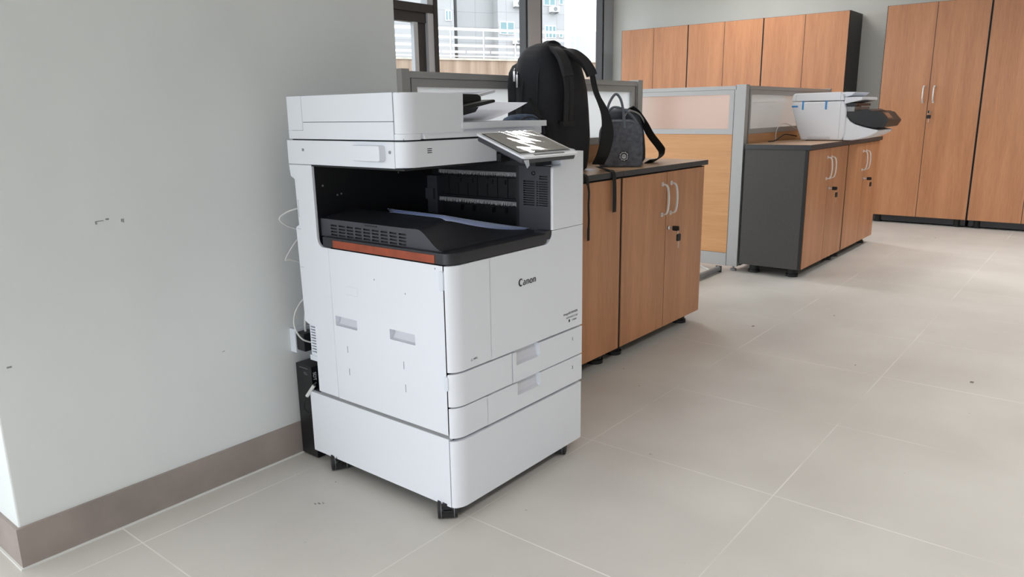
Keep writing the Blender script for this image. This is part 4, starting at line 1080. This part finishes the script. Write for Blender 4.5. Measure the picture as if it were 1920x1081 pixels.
# dark blue pouch behind the copier lid
dp = begin('cloth_pouch', (2.20, 1.73, ZC), 'dark blue denim pouch between the copier and the black backpack', 'bag')
body_loft(MB(), dense([(ZC+0.001, 2.195, 0.085, 1.685, 1.80), (0.83, 2.195, 0.092, 1.68, 1.81), (0.95, 2.20, 0.092, 1.68, 1.80), (1.005, 2.205, 0.086, 1.685, 1.79), (1.028, 2.208, 0.074, 1.692, 1.775), (1.039, 2.21, 0.050, 1.70, 1.76), (1.042, 2.21, 0.02, 1.72, 1.74)], 3), 2.8, 32, 0.003).build('body', M['denim'], dp, smooth=70)
MB().tube(spline([(2.120, 1.685, 0.97), (2.135, 1.690, 1.012), (2.205, 1.692, 1.031), (2.275, 1.690, 1.012), (2.290, 1.688, 0.97)], 6), 0.0035, 6).build('seam', M['navy'], dp)
ORG = Vector((0, 0, 0))

# grey lunch bag, turned towards the camera
RZ = math.radians(-58)
lb_ = begin('lunch_bag', (2.889, 1.716, ZC), 'grey fabric lunch bag with a round badge on the low cabinet', 'bag', rz=RZ); ORG = Vector((0, 0, 0))
W2, D2, H2 = 0.092, 0.056, 0.197
prof = [(-W2 + 0.006, 0.0), (W2 - 0.006, 0.0), (W2, 0.010), (W2 + 0.001, 0.10)] + arc(W2 - 0.062, H2 - 0.062, 0.062, 0.062, 5, 90, 8) + arc(-W2 + 0.062, H2 - 0.062, 0.062, 0.062, 90, 175, 8) + [(-W2 - 0.001, 0.10), (-W2, 0.010)]
def bagsec(y, s, dz=0.0): return [(x * s, y, max(0.0005, z * (s + dz))) for x, z in prof]
MB().loft([bagsec(-D2, 0.955), bagsec(-D2 + 0.005, 0.985), bagsec(-D2 + 0.014, 1.0), bagsec(0, 1.01), bagsec(D2 - 0.012, 1.0), bagsec(D2, 0.965)]).build('body', M['greybag'], lb_, smooth=50, local=True)
# front pocket, piping, zip round the top
MB().prism([(-W2*0.93, 0.004), (W2*0.90, 0.004), (W2*0.90, 0.112), (-W2*0.93, 0.112)], 'y', -D2 - 0.006, -D2 + 0.004, 0.004, 2).build('front_pocket', M['greybag'], lb_, local=True)
MB().tube([(x * 0.972, -D2 + 0.001, max(0.002, z * 0.972)) for x, z in prof[1:-1]], 0.0022, 6).build('piping', M['greybag'], lb_, local=True)
zp = [(x * 1.012, 0.004, z * 1.012) for x, z in prof if z > 0.05]
MB().strap(zp, 0.026, 0.002, (0, 1, 0)).build('zip_tape', M['navy'], lb_, local=True)
MB().strap([(x * 1.018, -0.001, z * 1.018) for x, z in prof if z > 0.05], 0.006, 0.002, (0, 1, 0)).build('zip_teeth', M['zipgrey'], lb_, local=True)
MB().box(W2 - 0.002, W2 + 0.004, -0.025, 0.035, 0.006, 0.085, 0.003, 2).build('side_pocket', M['greybag'], lb_, local=True)
# round badge
bx, bz = 0.014, 0.047
pt = MB().cyl((bx, -D2 - 0.005, bz), (bx, -D2 - 0.0072, bz), 0.0225, 36).build('badge', M['patch'], lb_, 'round black and white badge', local=True)
bd = MB()
for i in range(26):
    a0 = 360 * i / 26
    if i in (0, 13): a1 = a0 + 8
    else: a1 = a0 + 9.5
    inner, outer = 0.0140, 0.0192 + 0.0012 * ((i * 7) % 3 - 1)
    ps = arc(bx, bz, inner, inner, a0, a1, 2) + arc(bx, bz, outer, outer, a1, a0, 2)
    bd.prism(ps, 'y', -D2 - 0.0078, -D2 - 0.0070)
bd.build('badge_lettering', M['patch_white'], pt, smooth=0, local=True)
MB().cyl((bx, -D2 - 0.0070, bz - 0.001), (bx, -D2 - 0.0080, bz - 0.001), 0.0100, 28).build('badge_disc', M['patch_white'], pt, local=True)
MB().tube([(bx - 0.0038 + 0.0026*math.cos(t), -D2 - 0.0082, bz + 0.0008 + 0.0020*math.sin(t)) for t in [2*PI*i/12 for i in range(12)]], 0.0007, 5, closed=True).tube([(bx + 0.0038 + 0.0026*math.cos(t), -D2 - 0.0082, bz + 0.0008 + 0.0020*math.sin(t)) for t in [2*PI*i/12 for i in range(12)]], 0.0007, 5, closed=True).box(bx - 0.0013, bx + 0.0013, -D2 - 0.0085, -D2 - 0.0078, bz + 0.0004, bz + 0.0014).build('badge_mark', M['patch'], pt, local=True)
# two webbing handles
h1 = spline([(-0.066, -D2 + 0.002, 0.165), (-0.064, -D2 + 0.004, 0.215), (-0.052, -D2 + 0.008, 0.270), (-0.026, -D2 + 0.012, 0.307), (-0.004, -D2 + 0.008, 0.285), (0.009, -D2 + 0.002, 0.23), (0.014, -D2 - 0.001, 0.165)], 6)
MB().tube(h1, [0.0055 if 4 < i < len(h1) - 5 else 0.0065 for i in range(len(h1))], 8).build('handle', M['greytape'], lb_, local=True)
h2 = spline([(-0.062, D2 - 0.03, 0.17), (-0.060, D2 - 0.035, 0.222), (-0.035, D2 - 0.04, 0.252), (0.005, D2 - 0.045, 0.246), (0.045, D2 - 0.045, 0.218), (0.070, D2 - 0.04, 0.185), (0.082, D2 - 0.035, 0.160)], 6)
MB().tube(h2, 0.0055, 8).build('handle', M['greytape'], lb_, local=True)

# navy bag behind it, with its black carrying strap
nv = begin('shoulder_bag', (3.06, 1.79, ZC), 'dark navy bag behind the grey lunch bag, black strap folded on the worktop', 'bag'); 
body_loft(MB(), dense([(ZC+0.001, 3.06, 0.11, 1.735, 1.86), (0.83, 3.06, 0.118, 1.725, 1.87), (0.95, 3.055, 0.116, 1.73, 1.86), (1.02, 3.045, 0.105, 1.74, 1.85), (1.045, 3.035, 0.085, 1.752, 1.84), (1.057, 3.025, 0.05, 1.77, 1.825), (1.06, 3.02, 0.015, 1.79, 1.81)], 3), 3.0, 32, 0.0025).build('body', M['navy'], nv, smooth=70)
MB().strap(spline([(2.95, 1.735, 1.02), (2.99, 1.742, 1.045), (3.04, 1.745, 1.047), (3.10, 1.742, 1.03), (3.15, 1.738, 0.985)], 6), 0.007, 0.003, (0, -0.4, 1)).build('zip_tape', M['zipgrey'], nv)
MB().strap(spline([(3.075, 1.78, 1.062), (3.115, 1.765, 1.035), (3.145, 1.74, 0.985), (3.17, 1.72, 0.935), (3.215, 1.70, 0.885), (3.232, 1.695, 0.862), (3.215, 1.69, 0.838), (3.16, 1.69, 0.822), (3.10, 1.70, 0.8185)], 6), 0.042, 0.005, (-0.25, -0.85, 0.45)).build('carrying_strap', M['web'], nv)
ORG = Vector((0, 0, 0))

# ================================================================== SMALL PRINTER ON THE FAR CABINETS
XP0, XP1, ZP = 5.352, 5.752, 0.833
sp2 = begin('small_printer', (5.55, 1.60, ZP), 'small white printer with blue tape strips on the far low cabinets', 'printer')
body = [(1.745, ZP + 0.004), (1.775, 0.918), (1.822, 1.062), (1.822, 1.092), (1.478, 1.094), (1.458, 1.040), (1.456, 0.880), (1.475, ZP + 0.004)]
MB().prism(body, 'x', XP0, XP1, 0.010, 3).build('body', M['white'], sp2)
MB().box(XP0 + 0.03, XP1 - 0.03, 1.50, 1.72, ZP, ZP + 0.006).build('foot_plate', M['charcoal'], sp2)
MB().prism([(1.822, 1.096), (1.815, 1.142), (1.80, 1.149), (1.508, 1.153), (1.490, 1.140), (1.475, 1.097)], 'x', XP0, XP1, 0.006, 2).build('feeder_cover', M['white'], sp2)
MB().box(XP0 - 0.0004, XP0 + 0.001, 1.7935, 1.7945, 1.100, 1.140).box(XP0 - 0.0004, XP0 + 0.001, 1.5005, 1.5015, 1.100, 1.145).box(XP0 - 0.0004, XP0 + 0.001, 1.496, 1.497, 0.85, 1.090).build('seam', M['ink_grey'], sp2, smooth=0)
MB().prism(rrect(1.55, 1.70, 0.846, 0.8625, 0.006, 3), 'x', XP0 - 0.003, XP0 + 0.004, 0.0015, 1).build('grip_ledge', M['recess'], sp2)
# document tray and the raised feeder end
MB().prism([(1.480, 1.152), (1.415, 1.150), (1.440, 1.128), (1.480, 1.118)], 'x', XP0 + 0.02, XP1 - 0.03, 0.003, 1).build('feeder_end', M['white2'], sp2)
MB().prism([(1.478, 1.118), (1.368, 1.118), (1.366, 1.098), (1.40, 1.090), (1.478, 1.074)], 'x', XP0 + 0.004, XP1 - 0.01, 0.004, 2).build('document_tray', M['white2'], sp2)
MB().box(XP0 + 0.02, XP1 - 0.02, 1.405, 1.46, 1.062, 1.078).build('tray_gap', M['black'], sp2, smooth=0)
MB().box(XP0 + 0.012, XP1 - 0.012, 1.412, 1.465, 1.026, 1.056, 0.004, 1).build('inner_frame', M['steel_grey'], sp2)
# black front housing with the slanted screen
hs = [(1.470, 1.030), (1.405, 1.028), (1.385, 1.034), (1.335, 1.040), (1.305, 1.028), (1.250, 1.022), (1.200, 0.965), (1.222, 0.925), (1.285, 0.916), (1.350, 0.930)] + [(1.405, 0.947), (1.436, 0.968), (1.455, 1.000)]
hso = MB().prism(hs, 'x', XP0 + 0.012, XP1 - 0.012, 0.006, 2).build('front_housing', M['black'], sp2)
ln = math.hypot(0.045, 0.053); an = math.atan2(0.053, 0.045)
SM = Matrix.Translation((XP0 + 0.030, 1.2045, 0.9705)) @ Matrix.Rotation(an, 4, 'X')
MB().box(0.0, 0.155, 0.004, ln - 0.004, -0.002, 0.0025, 0.001, 1).xf(SM).build('screen_bezel', M['scr_bez'], hso)
MB().box(0.018, 0.135, 0.014, ln - 0.016, 0.0, 0.0032).xf(SM).build('screen', M['scr_dark'], hso)
for i in range(3): MB().box(XP0 + 0.02, XP1 - 0.06, 1.258 + 0.016*i, 1.266 + 0.016*i, 1.020 + 0.001*i, 1.0265 + 0.001*i).build('slat', M['ink'], hso, smooth=0)
lowf = [(1.458, 0.995), (1.432, 0.962), (1.400, 0.942), (1.345, 0.924), (1.285, 0.910), (1.252, 0.905), (1.262, 0.888), (1.300, 0.866), (1.350, 0.850), (1.410, ZP + 0.004), (1.470, ZP + 0.004)]
MB().prism(lowf, 'x', XP0 + 0.006, XP1 - 0.006, 0.008, 3).build('front_cover', M['white'], sp2)
for b in ((1.7385, 1.7500, 1.040, 1.099), (1.5855, 1.5975, 1.040, 1.099), (1.778, 1.819, 1.0565, 1.0675)):
    MB().box(XP0 - 0.0012, XP0 + 0.0005, *b).build('tape_strip', M['tape_blue'], sp2, 'blue tape strip', smooth=0)
ORG = Vector((0, 0, 0))
top_mesh('power_cable', MB().tube(spline([(5.44, 1.80, 0.86), (5.40, 1.835, 0.87), (5.30, 1.84, 0.875), (5.22, 1.845, 0.855), (5.14, 1.85, 0.8375), (5.05, 1.855, 0.8365)], 6), 0.0035, 8), M['cable_black'], 'black power cord behind the small white printer', 'cable')
top_mesh('thin_cord', MB().tube(spline([(5.42, 1.80, 0.91), (5.36, 1.848, 0.945), (5.28, 1.86, 0.945), (5.22, 1.862, 0.92), (5.20, 1.864, 0.88), (5.20, 1.862, 0.8355)], 6), 0.0022, 8), M['cable_white'], 'thin grey cord looping up behind the small white printer', 'cable')

# ================================================================== BEHIND THE COPIER
ub = begin('power_unit', (1.45, 1.873, 0), 'black metal power unit on the floor between copier and pillar', 'power unit')
MB().box(1.286, 1.62, 1.832, 1.9085, 0.006, 0.303, 0.004, 2).build('case', M['blackbox'], ub)
for fx_ in (1.31, 1.59): MB().box(fx_ - 0.015, fx_ + 0.015, 1.84, 1.90, 0.0, 0.007).build('foot', M['rubber'], ub)
tx = MB()
for y0, y1, z in ((1.850, 1.893, 0.2935), (1.858, 1.872, 0.2790), (1.853, 1.870, 0.2745)): tx.box(1.2856, 1.2862, y0, y1, z - 0.0012, z + 0.0012)
tx.build('lettering', M['ink_grey'], ub, smooth=0)
text_mesh('SDT', 0.015, M['patch_white'], 'lettering', ub, Matrix(((0, -1, 0, 1.2995), (0, 0, -1, 1.8316), (-1, 0, 0, 0.283), (0, 0, 0, 1))) if False else Matrix(((0, 1, 0, 1.292), (0, 0, -1, 1.8316), (-1, 0, 0, 0.285), (0, 0, 0, 1))))
MB().box(1.30, 1.335, 1.8305, 1.8330, 0.17, 0.205, 0.001, 1).build('socket', M['rubber'], ub)
ORG = Vector((0, 0, 0))
ad = begin('plug_adapter', (1.31, 1.90, 0.38), 'black plug in a white wall socket behind the copier', 'plug')
MB().box(1.283, 1.340, 1.895, 1.923, 0.338, 0.412, 0.004, 2).build('socket_plate', M['white2'], ad)
MB().prism(rrect(1.286, 1.334, 0.346, 0.404, 0.006, 3), 'y', 1.856, 1.896, 0.003, 2).build('plug', M['black'], ad)
ORG = Vector((0, 0, 0))
def cable(name, pts, r, mat, label, group=None, cat='cable'):
    return top_mesh(name, MB().tube(spline(pts, 7), r, 8), M[mat], label, cat, group)
cable('data_cable', [(1.300, 1.818, 0.790), (1.288, 1.832, 0.787), (1.266, 1.86, 0.776), (1.246, 1.87, 0.759), (1.262, 1.87, 0.740), (1.290, 1.865, 0.725), (1.31, 1.85, 0.72)], 0.0024, 'cable_white', 'white cable looping out behind the copier, highest of the three')
cable('data_cable', [(1.315, 1.86, 0.705), (1.295, 1.87, 0.684), (1.272, 1.875, 0.655), (1.256, 1.872, 0.635), (1.270, 1.870, 0.634), (1.30, 1.862, 0.622), (1.32, 1.85, 0.61)], 0.0024, 'cable_white', 'white cable sticking out sharply behind the copier, middle of the three')
cable('data_cable', [(1.312, 1.84, 0.525), (1.298, 1.872, 0.500), (1.276, 1.878, 0.465), (1.266, 1.87, 0.430), (1.276, 1.858, 0.395), (1.300, 1.850, 0.377), (1.33, 1.842, 0.370)], 0.0026, 'cable_white', 'white cable in a big loop above the black plug')
cable('data_cable', [(1.318, 1.86, 0.50), (1.308, 1.868, 0.46), (1.306, 1.873, 0.425), (1.308, 1.876, 0.405)], 0.004, 'cable_white', 'thick white cable running straight down to the black plug')
cable('power_cable', [(1.283, 1.805, 0.262), (1.274, 1.818, 0.244), (1.266, 1.832, 0.220), (1.262, 1.845, 0.194), (1.264, 1.850, 0.172), (1.272, 1.846, 0.158), (1.282, 1.838, 0.155)], 0.0028, 'cable_black', 'black cord curling at the front of the black power unit')
cable('cord_sleeve', [(1.278, 1.812, 0.252), (1.265, 1.834, 0.216)], 0.0055, 'cable_white', 'white cable sleeve hanging by the black power unit', cat='cable sleeve')
# scuffs on the floor tile in front of the copier
fmk = MB()
for x, y_, w_, d_ in ((1.125, 1.595, 0.006, 0.002), (1.118, 1.605, 0.004, 0.010), (1.110, 1.612, 0.003, 0.008), (1.128, 1.602, 0.003, 0.003), (1.225, 1.669, 0.005, 0.002), (3.517, 1.311, 0.022, 0.010), (3.254, 0.336, 0.022, 0.012), (3.95, 1.05, 0.012, 0.006), (3.2, 0.75, 0.012, 0.004), (2.585, 1.50, 0.010, 0.003), (2.45, 1.35, 0.002, 0.010), (6.9, 1.1, 0.02, 0.01)):
    fmk.box(x - w_/2, x + w_/2, y_ - d_/2, y_ + d_/2, -0.001, 0.0004)
top_mesh('trim_3', fmk, plain('floor_mark', (112, 110, 106), 0.8), kind='structure', smooth=0)
LAMP = 17.0
# ceiling light panels of the room (out of frame above)
for lx_, ly_, sp_ang, pw_ in ((-1.8, -0.9, 110, 1.0), (0.6, -0.9, 110, 1.0), (3.0, -0.9, 110, 1.0), (5.4, -0.9, 110, 1.0), (4.75, 3.0, 165, 1.0), (2.4, 3.3, 165, 1.0), (7.0, 3.0, 150, 0.8), (-1.0, 1.0, 92, 0.7), (6.2, 0.6, 92, 0.6)):
    la = bpy.data.lights.new('ceiling_panel_light', 'AREA'); la.shape = 'RECTANGLE'; la.size = 1.2; la.size_y = 0.3
    if ly_ == 3.0: la.size = 0.9; la.size_y = 0.09
    la.energy = LAMP * pw_; la.color = (1.0, 0.99, 0.985); la.spread = math.radians(sp_ang)
    lo_ = bpy.data.objects.new('ceiling_panel_light', la); COL.objects.link(lo_); lo_.location = (lx_, ly_, H_CEIL - 0.02)
    if ly_ > 2: lo_.rotation_euler = (0, 0, PI / 2)

# ================================================================== LIGHT AND CAMERA
w = bpy.data.worlds.new('overcast_sky'); SC.world = w; w.use_nodes = True
nt = w.node_tree; bg = nt.nodes['Background']
tc = nt.nodes.new('ShaderNodeTexCoord'); sp_ = nt.nodes.new('ShaderNodeSeparateXYZ'); rp = nt.nodes.new('ShaderNodeValToRGB')
rp.color_ramp.elements[0].position = 0.0; rp.color_ramp.elements[0].color = (0.885, 0.942, 1.0, 1)
rp.color_ramp.elements[1].position = 0.7; rp.color_ramp.elements[1].color = (0.88, 0.94, 1.0, 1)
nt.links.new(tc.outputs['Generated'], sp_.inputs[0]); nt.links.new(sp_.outputs['Z'], rp.inputs['Fac'])
nt.links.new(rp.outputs['Color'], bg.inputs['Color']); bg.inputs['Strength'].default_value = 3.2

f_px = 1397.98
cam = bpy.data.cameras.new('camera'); co_ = bpy.data.objects.new('camera', cam); COL.objects.link(co_)
cam.sensor_fit = 'HORIZONTAL'; cam.sensor_width = 36.0; cam.lens = f_px / 1920 * 36.0; cam.clip_end = 600; cam.clip_start = 0.02
yaw, pit, rol = 0.68080, 0.23057, 0.01458
fwd = Vector((math.cos(yaw)*math.cos(pit), math.sin(yaw)*math.cos(pit), -math.sin(pit)))
rgt = Vector((math.sin(yaw), -math.cos(yaw), 0)); dwn = fwd.cross(rgt)
r2 = math.cos(rol)*rgt + math.sin(rol)*dwn; dn2 = -math.sin(rol)*rgt + math.cos(rol)*dwn
co_.matrix_world = Matrix(((r2.x, -dn2.x, -fwd.x, 0), (r2.y, -dn2.y, -fwd.y, 0), (r2.z, -dn2.z, -fwd.z, 1.045), (0, 0, 0, 1)))
SC.camera = co_
SC.view_settings.view_transform = 'Standard'; SC.view_settings.look = 'None'
SC.view_settings.exposure = 0.30; SC.view_settings.gamma = 1.0; SC.view_settings.use_curve_mapping = False
SC.cycles.max_bounces = 10; SC.cycles.diffuse_bounces = 6; SC.cycles.transparent_max_bounces = 12
SC.cycles.caustics_reflective = False
for o in bpy.data.objects:
    if '_c' in o: del o['_c']
